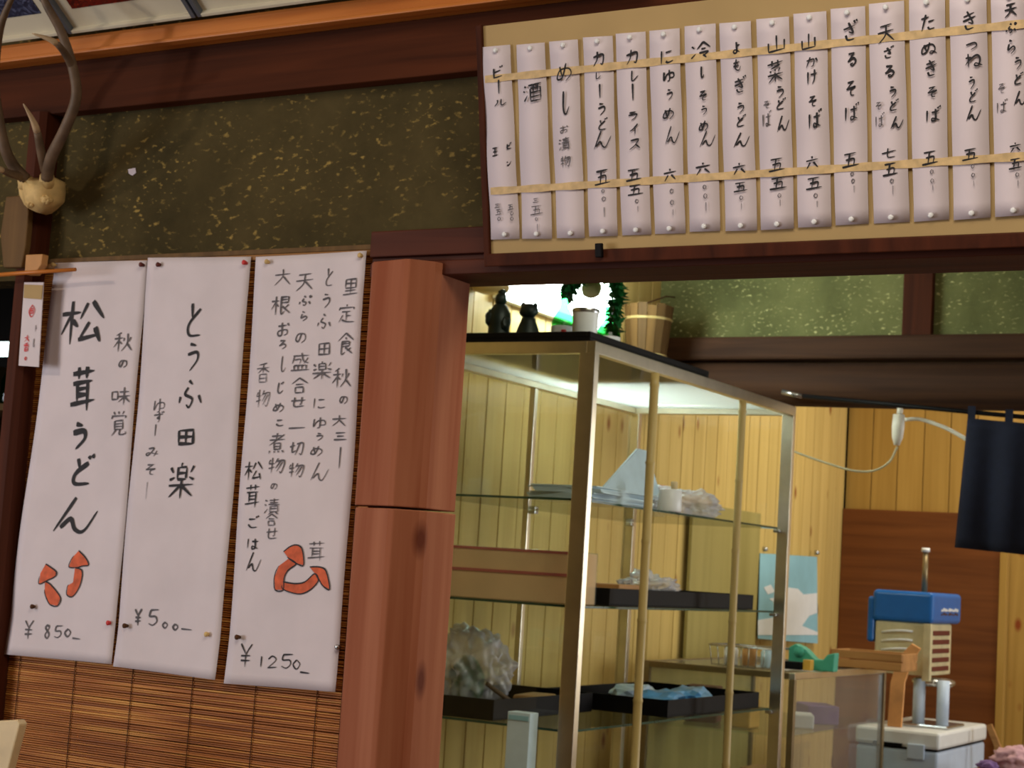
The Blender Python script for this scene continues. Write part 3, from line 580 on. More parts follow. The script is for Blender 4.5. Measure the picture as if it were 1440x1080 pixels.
frame_ob(F[1], F[2]-.006, 'ph2', 'framed photograph of red maple leaves above the orange rail', 'fr')
frame_ob(F[2], F[3]-.006, 'ph3', 'framed photograph of a dark green garden above the orange rail', 'fr')
frame_ob(F[3], F[3]+w_-.006, 'ph4', 'framed photograph at the right end, only its pale mount in view', 'frd')

# ================================================================== ANTLERS ON THE POST
an = thing('mounted_antlers', (-2.57, 2.55, 1.88), 'pair of brown deer antlers on a cut skull plate, hung on the dark post', 'antlers')
def pt(u, v, y): return onY(u, v, y)
def antl(lst, nm='antler'):
    P = [pt(u, v, y) for u, v, y, r in lst]; rr = [r for *_, r in lst]; out = []; ro = []
    for i in range(len(P)-1):
        p0 = P[max(i-1, 0)]; p3 = P[min(i+2, len(P)-1)]
        for j in range(5):
            t = j/5; a, b, c, d = p0, P[i], P[i+1], p3
            out.append(.5*((2*b)+(c-a)*t+(2*a-5*b+4*c-d)*t*t+(3*b-a-3*c+d)*t**3)); ro.append(rr[i]*(1-t)+rr[i+1]*t)
    out.append(P[-1]); ro.append(rr[-1]); return out, ro
def antler(main, tines, nm='antler'):
    mb = MB(); p, r = antl(main); mb.tube(p, r, 'horn', 12)
    for t in tines:
        p, r = antl(t); k = int(len(p)*.6); mb.tube(p[:k+1], r[:k+1], 'horn', 10); mb.tube(p[k:], r[k:], 'hornt', 10)
    return mb.build(nm, an)
antler([(66,250,2.50,.013),(72,222,2.47,.012),(92,180,2.44,.011),(107,138,2.42,.0105),(103,98,2.40,.010),(86,45,2.37,.009),(66,8,2.34,.008),(48,-30,2.32,.004)],
       [[(64,240,2.49,.010),(58,215,2.46,.009),(50,178,2.42,.007),(33,146,2.38,.0012)], [(102,95,2.40,.009),(92,76,2.37,.0075),(75,58,2.33,.006),(45,47,2.30,.001)]])
antler([(36,252,2.50,.013),(18,232,2.47,.012),(6,205,2.44,.011),(-3,160,2.42,.0105),(-8,110,2.40,.010),(0,40,2.36,.008),(20,-10,2.34,.005)],
       [[(30,248,2.49,.010),(14,244,2.45,.008),(0,238,2.41,.006),(-14,236,2.38,.001)]])
sk = MB()
out = [(24,250),(30,244),(44,250),(56,250),(66,246),(77,252),(78,266),(76,280),(66,290),(58,296),(50,298),(42,294),(34,288),(27,274)]
top = [pt(u, v, 2.515) for u, v in out]; cen = pt(51, 268, 2.495)
vs = [p+Vector((0, .03, 0)) for p in top]+list(top)+[p.lerp(cen, .45)+Vector((0, -.014+.006*math.sin(k*2.1), 0)) for k, p in enumerate(top)]+[cen+Vector((0, -.008, 0))]
n = len(top); fs = [(k, (k+1) % n, n+(k+1) % n, n+k) for k in range(n)]+[(n+k, n+(k+1) % n, 2*n+(k+1) % n, 2*n+k) for k in range(n)]+[(2*n+k, 2*n+(k+1) % n, 3*n) for k in range(n)]+[tuple(range(n))[::-1]]
sk.add(vs, fs, 'bone', True); sk.blob(pt(43, 286, 2.505), (.012, .012, .010), 'bone', 5, .2, 2, 3).blob(pt(66, 281, 2.505), (.012, .012, .010), 'bone', 6, .2, 2, 3)
sk.tube([pt(66, 262, 2.51), pt(66, 246, 2.50)], [.017, .014], 'bone', 12); sk.tube([pt(37, 264, 2.51), pt(36, 249, 2.50)], [.017, .014], 'bone', 12)
sk.build('skull_plate', an)
hp = onY(6, 276, 2.54); mb = MB()
q = [onY(u, v, 2.535) for u, v in ((8,276),(38,274),(40,300),(36,345),(30,376),(4,376),(0,330))]
mb.prism([tuple(a) for a in q], (0, .016, 0), 'basket'); tag(mb.build('wooden_plaque', None, .003), 'weathered pale wooden plaque on the dark post under the antlers', 'plaque')
mb = MB(); q = [onY(u, v, 2.53) for u, v in ((36,358),(60,357),(58,372),(48,386),(34,386))]; mb.prism([tuple(a) for a in q], (0, .018, 0), 'tan')
tag(mb.build('wood_chip', None, .002), 'small pale wooden block where the stick crosses the dark post', 'block')
tag(MB().tube([onY(-20, 388, 2.52), onY(30, 384, 2.52), onY(106, 379, 2.52)], [.0045, .0045, .004], 'trim', 8).build('bamboo_stick'), 'thin tan stick lying level across the post top of the first menu', 'stick')
q = [onY(u, v, 2.598) for u, v in ((180,238),(190,236),(191,243),(186,247),(181,244))]; tag(MB().prism([tuple(a) for a in q], (0, .0015, 0), 'strip').build('paper_scrap'), 'tiny white paper scrap stuck on the dark plaster', 'paper scrap')
# pasted tag
tg = thing('paper_tag', tuple(onY(42, 515, 2.546)), 'narrow white tag with red writing pasted on the dark post', 'tag')
q = [onY(u, v, 2.546) for u, v in ((34,397),(61,397),(54,516),(26,514))]; mb = MB(); mb.prism([tuple(a) for a in q], (0, .002, 0), 'paper'); mb.build('sheet', tg)
q = [onY(u, v, 2.5445) for u, v in ((34,400),(60,401),(58,421),(33,419))]; mb = MB(); mb.prism([tuple(a) for a in q], (0, .0012, 0), 'beige'); mb.build('clear_patch', tg)
wr = MB(); tm = lambda p, zz=0: (p.x, 2.5446-zz, p.y)
for ch, u, v, w, h, m in (('丸',45,437,17,24,'red'),('田',45,437,9,12,'red'),('ト',50,462,8,14,'ink3'),('し',48,482,8,18,'ink3'),('大',38,476,14,14,'red'),('香',37,488,16,16,'red'),('〇',36,504,8,8,'red')):
    c = onY(u, v, 2.545); k = .00117; wr = MB(); write(wr, ch, Vector((c.x, c.z)), w*k, h*k, tm, m, .0026); wr.build('character', tg)
# pale board end, bottom left
q = [onY(u, v, 2.30) for u, v in ((-12,1014),(24,1012),(28,1018),(4,1110),(-30,1110))]
tag(MB().prism([tuple(a) for a in q], (0, .02, 0), 'cushion').build('wooden_board', None, .003), 'pale wooden board end poking up in the bottom left corner', 'board')
# dark hall left of the post
struct('wall_hall', B((-5.2, 4.6, 0), (-2.80, 4.7, 2.75), 'dark'))
tag(B(tuple(onY(-14, 500, 3.4)), tuple(onY(12, 480, 3.4)+Vector((0, .03, 0))), 'tube2').build('hall_lamp', None, .004), 'small cyan-white lamp glowing in the dark hall left of the post', 'lamp')
hs = thing('hall_shelf', tuple(onY(-10, 760, 3.5)), 'brown shelf seen in the dark hall at the left edge', 'shelf')
for v in (575, 690, 820):
    a = onY(-60, v, 3.5); b = onY(24, v, 3.5); B((a.x, 3.45, b.z-.01), (b.x+.02, 3.7, b.z+.01), 'basket').build('shelf_board', hs, .002)
a = onY(-60, 575, 3.5); B((a.x-.02, 3.45, 0), (a.x, 3.7, 1.7), 'basket').build('side_panel', hs, .002)
for i, (u, v) in enumerate(((-2, 574), (-4, 689))):
    c = onY(u, v, 3.52); c.y = 3.55
    tag(MB().lathe([(.02, 0), (.022, .005), (.022, .07), (.012, .095), (.009, .12), (.011, .122)], (c.x, 3.55, c.z+.0105), 'bottle', 14).build('bottle'), ('upper' if i == 0 else 'lower')+' small green bottle on the dark hall shelf', 'bottle', 'bottles in the hall')

# ================================================================== WALL LAMP
lp = thing('wall_lamp', (-2.70, 5.0, 2.04), 'glaring white fluorescent lamp on the pine wall above the cabinet', 'lamp')
B((-2.722, 4.66, 2.05), (-2.69, 5.42, 2.30), 'white').build('lamp_base', lp, .004)
B((-2.688, 4.70, 2.07), (-2.62, 5.38, 2.28), 'tube').build('diffuser', lp, .015, seg=3)
c = onX(690, 404, -2.66); tag(MB().lathe([(.03, -.02), (.055, -.012), (.062, 0), (.055, .014), (.03, .022)], (c.x, c.y, c.z), 'bamboo', 20).build('straw_hat_ornament'), 'round tan ornament on the pine wall left of the glaring lamp', 'ornament')

# ================================================================== DISPLAY CABINET
X0, X1, Y0, Y1, ZT = -2.585, -1.975, 3.93, 5.46, 1.80
cb = thing('display_cabinet', ((X0+X1)/2, (Y0+Y1)/2, 0), 'tall aluminium and glass display cabinet behind the red pillar', 'cabinet')
t = .026
for (x, y) in ((X1-.046, Y0), (X0, Y0), (X1-.040, Y1-t), (X0, Y1-t)):
    B((x, y, .05), (x+(.046 if x > -2.2 and y < 4.5 else .040), y+t, ZT-.03), 'alu').build('post', cb, .002)
B((X0, 4.70, .05), (X0+.02, 4.72, ZT-.03), 'alu').build('post', cb, .002)
for z0 in (.05, ZT-.032):
    for a, b in (((X0+t, Y0, z0), (X1-t, Y0+t, z0+.032)), ((X0+t, Y1-t, z0), (X1-t, Y1, z0+.032)), ((X0, Y0, z0), (X0+t, Y1, z0+.032)), ((X1-t, Y0, z0), (X1, Y1, z0+.032))):
        B(a, b, 'alu').build('rail', cb, .002)
B((X0, Y0, 0), (X1, Y1, .05), 'alud').build('plinth', cb, .003)
B((X0+t, Y0+t, ZT-.012), (X1-t, Y1-t, ZT-.006), 'topg').build('glass_pane', cb)
B((X0+t, Y0+.010, .08), (X1-t, Y0+.014, ZT-.032), 'glass').build('glass_pane', cb)
B((X0+t, Y1-.014, .08), (X1-t, Y1-.010, ZT-.032), 'glass').build('glass_pane', cb)
B((X0+.006, Y0+t, .08), (X0+.010, Y1-t, ZT-.032), 'glass').build('glass_pane', cb)
SH = (1.385, 1.108, .790, .48)
for z0 in SH:
    s_ = B((X0+.02, Y0+.04, z0), (X1-.035, Y1-.04, z0+.006), 'shelfg').build('glass_shelf', cb)
    e = MB(); e.box((X1-.0345, Y0+.04, z0), (X1-.0325, Y1-.04, z0+.006), 'edge').box((X0+.02, Y0+.0375, z0), (X1-.035, Y0+.0395, z0+.006), 'edge')
    e.build('edge_strip', cb)['label'] = 'dark green polished shelf edge'
    for (x, y) in ((X1-.045, Y0+.03), (X1-.045, Y1-.05), (X0+.02, Y0+.03), (X0+.02, 4.70), (X0+.02, Y1-.05)):
        B((x, y, z0-.012), (x+.024, y+.024, z0-.001), 'steel').build('shelf_bracket', cb, .002)
# bamboo poles in front of the cabinet
def bamboo(x, y, z1, r, label):
    o = thing('bamboo_pole', (x, y, 0), label, 'pole', 'bamboo poles against the cabinet')
    P = []; rr = []; z = 0; nd = []
    mb = MB(); step = .215
    while z < z1:
        ze = min(z1, z+step)
        for dz, k in ((0, 1.0), (.006, 1.16), (.012, .97)):
            if z+dz < ze: P.append((x+.002*math.sin(z*3), y+.002*math.cos(z*4), z+dz)); rr.append(r*k)
        P.append((x+.002*math.sin(ze*3), y+.002*math.cos(ze*4), ze-.002)); rr.append(r); z = ze
    mb.tube(P, rr, 'bamboo', 12).build('cane', o)
bamboo(-1.957, 4.27, 1.762, .0125, 'tan bamboo pole standing nearer the aluminium corner post')
bamboo(-1.957, 4.93, 1.762, .012, 'tan bamboo pole farther from the red pillar, between the first and the far cabinet post')

# ---- things on top of the cabinet
tp = tag(MB().box((-2.47, 3.945, 1.802), (-2.0, 4.75, 1.812), 'black').box((-2.47, 3.945, 1.812), (-2.46, 4.75, 1.828), 'black').box((-2.01, 3.945, 1.812), (-2.0, 4.75, 1.828), 'black').box((-2.46, 3.945, 1.812), (-2.01, 3.955, 1.828), 'black').box((-2.46, 4.74, 1.812), (-2.01, 4.75, 1.828), 'black').build('black_tray', None, .002),
    'flat black tray on top of the display cabinet', 'tray')
TZ = 1.8125
def topx(u, y): q = onY(u, 455, y); return q.x
f1 = thing('figurine', (topx(702, 4.12), 4.12, TZ), 'taller dark figurine on the black tray, against the lamp glare', 'figurine', 'dark figurines on the cabinet')
x = topx(702, 4.12)
MB().lathe([(.034, 0), (.036, .01), (.032, .03), (.030, .055), (.034, .075), (.030, .10), (.020, .118), (.014, .124)], (x, 4.12, TZ), 'fig', 18).build('robed_body', f1)
MB().blob((x+.004, 4.115, TZ+.137), (.017, .017, .019), 'fig', 2, .12).blob((x+.006, 4.115, TZ+.157), (.012, .010, .008), 'fig', 4, .15).build('head', f1)
MB().blob((x+.026, 4.11, TZ+.065), (.012, .018, .022), 'fig', 4, .2).blob((x-.02, 4.10, TZ+.08), (.012, .014, .024), 'fig', 8, .2).build('arms', f1)
x = topx(743, 4.12)
f2 = thing('figurine', (x, 4.12, TZ), 'shorter dark figurine with a broad head, right of the taller one', 'figurine', 'dark figurines on the cabinet')
MB().lathe([(.038, 0), (.037, .025), (.029, .055), (.022, .072), (.020, .082)], (x, 4.12, TZ), 'fig', 18).build('body', f2)
MB().blob((x, 4.12, TZ+.102), (.027, .023, .022), 'fig', 11, .15).blob((x-.019, 4.12, TZ+.120), (.007, .007, .008), 'fig', 1, .1).blob((x+.019, 4.12, TZ+.118), (.007, .007, .008), 'fig', 1, .1).build('head', f2)
def bottle(u, y, h, r, label, m='bottle'):
    x = topx(u, y); o = thing('glass_bottle', (x, y, TZ), label, 'bottle', 'green bottles on the cabinet')
    _b = MB().lathe([(r*.92, 0), (r, .006), (r, h*.48), (r*.8, h*.6), (r*.36, h*.76), (r*.32, h*.95), (r*.4, h*.96), (r*.4, h)], (x, y, TZ), m, 20); bo = _b.build('bottle_body', o)
    MB().lathe([(r*1.01, h*.14), (r*1.015, h*.42)], (x, y, TZ), 'cup', 20, False, False).build('paper_label', bo)
    MB().box((x+r*.4, y-r*1.06, TZ+h*.24), (x+r*.75, y-r*.80, TZ+h*.34), 'red').build('red_mark', bo)
    return o
bottle(792, 4.20, .165, .033, 'green glass bottle with a red mark on its label, beside the white cup')
bottle(856, 4.36, .150, .036, 'bright green bottle at the right end of the tray')
c = onY(806, 458, 4.06); 
x = topx(823, 4.13); ck = thing('white_cup', (x, 4.13, TZ), 'tall white cup between the two green bottles', 'cup')
MB().lathe([(.030, 0), (.033, .004), (.037, .098), (.038, .104), (.034, .104), (.030, .01)], (x, 4.13, TZ), 'cup', 22, True, True).build('cup_body', ck)
MB().lathe([(.038, .094), (.0395, .10), (.038, .106)], (x, 4.13, TZ), 'steel', 22, False, False).build('rim', ck)
# garland of leaves arching over
gd = thing('leaf_garland', (topx(835, 4.45), 4.45, TZ), 'dark green leafy garland arching above the white cup', 'garland')
path = [onY(u, v, 4.42) for u, v in ((800,412),(803,403),(806,396),(810,390),(822,380),(845,380),(866,395),(868,420),(864,450),(862,480))]
P2 = []
for i in range(len(path)-1):
    for j in range(4): P2.append(path[i].lerp(path[i+1], j/4))
MB().tube(P2, .003, 'leaf', 6).build('stem', gd)
lf = MB()
for p in P2:
    for k in range(22):
        d = Vector((random.uniform(-1, 1), random.uniform(-1, 1), random.uniform(-1, 1))).normalized(); L = random.uniform(.022, .046); s_ = d.cross(Vector((.3, .5, .8))).normalized()*.0085
        lf.add([p, p+d*L*.5+s_, p+d*L, p+d*L*.5-s_], [(0, 1, 2, 3)], 'leaf')
lf.build('leaves', gd)['kind'] = 'stuff'
cc = cc = onY(832, 406, 4.46); MB().blob(cc, (.034, .008, .030), 'cushion', 2, .08).build('round_ornament', gd)['label'] = 'round beige ornament'
# bucket beside the beam
c = onY(910, 470, 5.70); bk = thing('wooden_bucket', (c.x, 5.70, 1.97), 'old brown stave bucket hanging at the left end of the dark beam', 'bucket')
n = 16
for k in range(n):
    a0, a1 = 2*math.pi*k/n+.012, 2*math.pi*(k+1)/n-.012; vs = []
    for (r, z) in ((.072, 0), (.094, .215+.006*math.sin(k*2.3))):
        for rr_ in (r, r-.009):
            for a in (a0, a1): vs.append((c.x+rr_*math.cos(a), 5.70+rr_*math.sin(a), 1.98+z))
    MB().add(vs, [(0,1,5,4), (2,6,7,3), (0,4,6,2), (1,3,7,5), (4,5,7,6), (0,2,3,1)], 'basket') if False else None
    m_ = MB(); m_.add(vs, [(0,1,5,4), (2,6,7,3), (0,4,6,2), (1,3,7,5), (4,5,7,6), (0,2,3,1)], 'basket'); m_.build('stave', bk)
for z, r in ((.03, .076), (.165, .0895)): MB().lathe([(r, z-.005), (r+.004, z), (r, z+.005)], (c.x, 5.70, 1.98), 'bamboo', 24, False, False).build('hoop', bk)
MB().lathe([(.068, .004), (.068, .012)], (c.x, 5.70, 1.98), 'basket', 20).build('bucket_bottom', bk)
MB().tube([(c.x-.085, 5.70, 2.13), (c.x-.06, 5.72, 2.2), (c.x, 5.85, 2.26), (c.x, 5.93, 2.27)], .003, 'string', 6).build('rope', bk)

# ---- first shelf
def sp(u, v, z, dx=0): return onZ(u, v, z)
z1 = SH[0]+.0065
def stack(mb, c, w, d, n, m, seed, th=.0012):
    rnd = random.Random(seed)
    for i in range(n):
        a = rnd.uniform(-.12, .12); mb.box((c[0]-w/2, c[1]-d/2, c[2]+i*th), (c[0]+w/2, c[1]+d/2, c[2]+i*th+th*.8), m, Matrix.Rotation(a, 3, 'Z'))
    return mb
def sheet(name, quad, m, th, label, cat, group=None, bend=.0):
    """a sheet through four world corners, slightly bent"""
    mb = MB(); vs = []; n = 8; a, b, c, d = [Vector(q) for q in quad]; nn = (b-a).cross(d-a).normalized()
    for j in range(n+1):
        for i in range(n+1):
            p = a.lerp(b, i/n).lerp(d.lerp(c, i/n), j/n); vs.append(p+nn*bend*math.sin(math.pi*i/n)*math.sin(math.pi*j/n+.3))
    mb.add(vs, [(j*(n+1)+i, j*(n+1)+i+1, (j+1)*(n+1)+i+1, (j+1)*(n+1)+i) for j in range(n) for i in range(n)], m, True)
    o = mb.build(name); so = o.modifiers.new('thickness', 'SOLIDIFY'); so.thickness = th; so.offset = 0
    return tag(o, label, cat, group)
pp = MB(); stack(pp, (-2.13, 4.26, z1), .20, .34, 11, 'paleblue', 4, .0038); tag(pp.build('paper_stack'), 'stack of pale blue-white papers on the top glass shelf', 'papers')
a = onX(852, 690, -2.16); b_ = onX(902, 690, -2.16); tpk = onX(900, 632, -2.2)
mb = MB(); mb.prism([(-2.17, a.y-.03, z1+.043), (-2.17, b_.y+.16, z1+.043), (-2.20, b_.y+.10, tpk.z), (-2.20, b_.y+.03, tpk.z+.0)], (.008, 0, 0), 'paleblue')
tag(mb.build('folded_card', None, .001), 'pale card folded to a peak, standing behind the nearer bamboo pole', 'card')
c = onX(922, 672, -2.25); pk = thing('food_packet', (-2.25, c.y, z1), 'small packet with a red and white label right of the folded card', 'packet')
MB().box((-2.275, c.y-.03, z1), (-2.225, c.y+.045, z1+.10), 'paleblue').build('packet_body', pk, .008)
MB().box((-2.224, c.y-.02, z1+.055), (-2.222, c.y+.04, z1+.10), 'tape').build('red_label', pk, .001)['label'] = 'red label'
c = onX(941, 722, -2.03); y0 = c.y
wc = thing('white_jar', (-2.03, y0, z1), 'white jar with a cream spout, between the two bamboo poles', 'jar')
MB().lathe([(.034, 0), (.036, .004), (.034, .062), (.030, .066)], (-2.03, y0, z1), 'cup', 22).build('jar_body', wc)
MB().lathe([(.010, .066), (.010, .088), (.008, .09)], (-2.025, y0+.015, z1), 'cushion', 14).build('spout', wc)
mb = MB(); mb.blob((-2.13, 4.93, z1+.040), (.08, .19, .046), 'bag', 3, .4, 1.8, 5, -.039); tag(mb.build('plastic_bag'), 'grey crumpled plastic bag at the right of the top shelf', 'bag')
# ---- second shelf
z2 = SH[1]+.0065
bx = thing('wrapped_box', (-2.27, 4.1, z2), 'long cardboard box wrapped in clear plastic with red tape lines', 'box')
rz = Matrix.Rotation(R(9), 3, 'Z'); pv = (-2.27, 3.98, z2)
MB().box((-2.50, 4.0, z2), (-2.035, 4.16, z2+.137), 'cardboard', rz, pv).build('box_body', bx, .003)
MB().box((-2.50, 3.998, z2+.072), (-2.035, 3.9995, z2+.080), 'tape', rz, pv).build('tape_line', bx)
MB().box((-2.50, 3.9985, z2+.131), (-2.035, 4.0, z2+.138), 'tape', rz, pv).build('tape_line', bx)
MB().box((-2.503, 3.9955, z2), (-2.032, 4.163, z2+.1395), 'wrap', rz, pv).build('plastic_wrap', bx, .004)
MB().box((-2.503, 3.994, z2+.002), (-2.455, 3.9955, z2+.136), 'olive', rz, pv).build('end_label', bx)
def tray(name, x0, x1, y0, y1, z, h, label, ang=0, flare=0.0, grp='black shelf trays'):
    mb = MB(); t = .004; rot = Matrix.Rotation(R(ang), 3, 'Z'); pv = ((x0+x1)/2, (y0+y1)/2, z)
    for a, b in (((x0, y0, z), (x1, y1, z+t)), ((x0, y0, z+t), (x0+t, y1, z+h)), ((x1-t, y0, z+t), (x1, y1, z+h)), ((x0+t, y0, z+t), (x1-t, y0+t, z+h)), ((x0+t, y1-t, z+t), (x1-t, y1, z+h))):
        mb.box(a, b, 'black', rot, pv)
    return tag(mb.build(name, None, .001), label, 'tray', grp)
tray('black_tray', -2.30, -2.035, 4.22, 5.30, z2, .048, 'long black tray on the middle glass shelf, right of the wrapped box')
c = (-2.12, 4.42, z2+.0045)
tag(MB().box((c[0]-.07, c[1]-.09, c[2]), (c[0]+.06, c[1]+.08, c[2]+.055), 'tan').build('small_box', None, .003), 'small tan box in the long tray on the middle shelf', 'box')
tag(MB().blob((-2.12, 4.66, z2+.055), (.065, .13, .04), 'bag', 9, .5, 2, 5, -.038).build('plastic_bag'), 'clear crumpled plastic bag in the long tray on the middle shelf', 'bag')
# ---- third shelf
z3 = SH[2]+.0065
tray('black_tray', -2.53, -2.245, 3.99, 4.58, z3, .055, 'black tray under the big clear bag, next to the red pillar')
tray('black_tray', -2.44, -2.03, 4.64, 5.38, z3, .050, 'black tray holding blue packets on the lower shelf')
tag(MB().blob((-2.41, 4.14, z3+.120), (.10, .10, .125), 'bag', 21, .40, 1.7, 5, -.115).build('plastic_bag'), 'big clear crumpled plastic bag standing next to the red pillar', 'bag')
tag(MB().blob((-2.43, 4.16, z3+.08), (.05, .05, .07), 'leaf', 5, .3, 2, 3, -.072).build('green_bundle'), 'dark green bundle inside the big clear plastic bag', 'bundle')
tag(MB().tube([(-2.31, 4.06, z3+.09), (-2.27, 4.16, z3+.03), (-2.255, 4.30, z3+.02)], [.006, .008, .005], 'horn', 8).build('wooden_stick'), 'short dark stick leaning on the big clear bag', 'stick')
tag(MB().box((-2.37, 4.30, z3+.0045), (-2.29, 4.46, z3+.050), 'tan', Matrix.Rotation(R(8), 3, 'Z')).build('tan_packet', None, .008), 'flat tan packet in the tray under the big clear bag', 'packet')
for i, (x, y, a) in enumerate(((-2.13, 4.80, 10), (-2.15, 5.08, -14), (-2.28, 4.95, 25))):
    mb = MB(); mb.blob((x, y, z3+.036), (.07, .11, .030), 'bluep' if i < 2 else 'bluew', 30+i, .35, 2, 3, -.031)
    tag(mb.build('blue_packet'), ('nearest', 'farthest', 'hindmost grey-white')[i]+' crumpled blue packet in the lower shelf tray', 'packet', 'packets in the lower tray')
# pale box standing on the floor just outside the cabinet end
ca, cb2 = onY(714, 1000, 3.86), onY(746, 1000, 3.86)
ct = thing('tall_carton', ((ca.x+cb2.x)/2, 3.88, 0), 'tall narrow pale blue carton standing upright before the lower shelf', 'carton')
MB().box((ca.x, 3.86, 0), (cb2.x, 3.905, ca.z), 'paleblue').build('carton_body', ct, .002)
MB().box((ca.x+.004, 3.8585, ca.z-.02), (cb2.x-.004, 3.8598, ca.z-.008), 'skyb').build('printed_band', ct)

# ================================================================== LOW GLASS CASE BEHIND
G0, G1, H0, H1, GZ = -2.56, -1.995, 5.62, 6.68, .905
gc = thing('low_glass_case', ((G0+G1)/2, 6.1, 0), 'low glass counter case standing behind the tall cabinet', 'case')
t = .022
for (x, y) in ((G1-t, H0), (G0, H0), (G1-t, H1-t), (G0, H1-t)): B((x, y, .04), (x+t, y+t, GZ-.022), 'alud').build('post', gc, .002)
for z0 in (.04, GZ-.022):
    for a, b in (((G0+t, H0, z0), (G1-t, H0+t, z0+.022)), ((G0+t, H1-t, z0), (G1-t, H1, z0+.022)), ((G0, H0, z0), (G0+t, H1, z0+.022))): B(a, b, 'alud').build('rail', gc, .002)
    B((G1-t, H0, z0), (G1, H1, z0+.022), 'alu').build('rail', gc, .002)
B((G0, H0, 0), (G1, H1, .04), 'alud').build('plinth', gc, .002)
B((G0+t, H0+.006, .06), (G1-t, H0+.010, GZ-.022), 'caseg').build('glass_pane', gc); B((G1-.010, H0+t, .06), (G1-.006, H1-t, GZ-.022), 'caseg').build('glass_pane', gc)
B((G0+t, H0+t, GZ-.008), (G1-t, H1-t, GZ-.003), 'caseg').build('glass_pane', gc)
B((G0+t, H0+t, .685), (G1-t, H1-t, .691), 'shelfg').build('glass_shelf', gc)
B((G0+.004, H0+t, .06), (G0+.010, H1-t, GZ-.022), 'olive').build('back_panel', gc)
g0 = .6915
for i, (x, y, w, d, h, m, nm, lb) in enumerate(((-2.25, 5.80, .10, .10, .10, 'yellow', 'yellow_box', 'small yellow box inside the low glass case'), (-2.42, 5.85, .12, .1, .13, 'rust', 'red_box', 'dark red box inside the low glass case'),
        (-2.12, 6.05, .09, .14, .05, 'cup', 'white_box', 'flat white box inside the low glass case, nearest the glass front'), (-2.15, 6.32, .12, .18, .07, 'purple', 'grey_bundle', 'greyish purple bundle at the far end of the low glass case'))):
    tag(MB().box((x-w/2, y-d/2, g0), (x+w/2, y+d/2, g0+h), m, Matrix.Rotation(.2*i, 3, 'Z')).build(nm, None, .006), lb, 'box' if i < 3 else 'bundle')
tag(MB().box((-2.22, 5.72, .045), (-2.08, 5.88, .56), 'tan').build('tan_carton', None, .004), 'tall tan carton at the bottom of the low glass case', 'carton')
tag(MB().box((-2.12, 6.0, .045), (-2.03, 6.5, .50), 'bluew').build('grey_container', None, .01), 'grey-blue container at the bottom of the low glass case', 'container')
# olive plywood board behind the case
c = onX(1045, 717, -2.68)
tag(MB().box((-2.705, 6.30, 0), (-2.69, 7.05, 1.505), 'olive').build('plywood_board', None, .002), 'olive plywood board standing against the pine wall behind the low case', 'board')
# things on the low case
def gz(u, y): q = onY(u, 900, y); return q.x
x = -2.24
wb = thing('wire_basket', (x, 5.82, GZ), 'small grey basket with jars on the low glass case', 'basket')
for i in range(9):
    a = i/8; MB().tube([(x-.11+.22*a, 5.74, GZ), (x-.12+.24*a, 5.735, GZ+.07)], .0018, 'steel', 6).build('wire', wb)
MB().tube([(x-.12, 5.735, GZ+.07), (x+.12, 5.735, GZ+.07), (x+.12, 5.9, GZ+.07), (x-.12, 5.9, GZ+.07), (x-.12, 5.735, GZ+.07)], .004, 'steel', 6).build('rim', wb)
MB().box((x-.11, 5.74, GZ), (x+.11, 5.89, GZ+.004), 'steel').build('basket_floor', wb)
for i, (dx, m) in enumerate(((-.07, 'cup'), (0, 'tan'), (.07, 'paleblue'))):
    tag(MB().lathe([(.025, 0), (.026, .05), (.02, .058), (.02, .064)], (x+dx, 5.82, GZ+.0045), m, 16).build('small_jar'), ('white', 'brown', 'pale blue')[i]+' small jar standing in the grey basket', 'jar', 'jars in the grey basket')
# teal tape dispenser
y = 5.92; xx = onY(1140, 930, y).x; td = thing('tape_dispenser', (xx, y, GZ), 'teal tape dispenser on the low glass case', 'tape dispenser')
pr = [(-.085, 0), (.085, 0), (.088, .068), (.060, .060), (.045, .040), (.015, .040), (-.020, .072), (-.060, .090), (-.085, .075)]
MB().prism([(xx+a, y, GZ+b) for a, b in pr], (0, .05, 0), 'teal').build('housing', td, .004)
o = MB(); o.tube([(xx-.045, y-.004, GZ+.062), (xx-.045, y+.054, GZ+.062)], .020, 'teal', 20); o.build('tape_roll', td)
MB().box((xx-.08, y-.06, GZ+.0005), (xx-.015, y-.02, GZ+.028), 'black').build('cutter_base', td, .003)
tag(MB().box((xx-.012, y-.05, GZ+.0005), (xx+.018, y-.015, GZ+.038), 'yellow').build('yellow_case', None, .003), 'small yellow case in front of the teal dispenser', 'case')
# wooden crate on the far end
cr = thing('wooden_crate', (-2.15, 6.45, GZ), 'low brown wooden crate at the far end of the low case', 'crate')
xa, xb = onY(1168, 930, 6.36).x, onY(1268, 930, 6.36).x
for z0 in (.002, .036): MB().box((xa, 6.36, GZ+z0), (xb, 6.375, GZ+z0+.030), 'crate').build('slat', cr, .002); MB().box((xa, 6.56, GZ+z0), (xb, 6.575, GZ+z0+.030), 'crate').build('slat', cr, .002)
MB().box((xa, 6.376, GZ), (xa+.012, 6.559, GZ+.066), 'crate').build('end_board', cr, .002); MB().box((xb-.012, 6.376, GZ), (xb, 6.559, GZ+.066), 'crate').build('end_board', cr, .002)
MB().box((xa+.013, 6.376, GZ), (xb-.013, 6.559, GZ+.008), 'crate').build('base_board', cr)

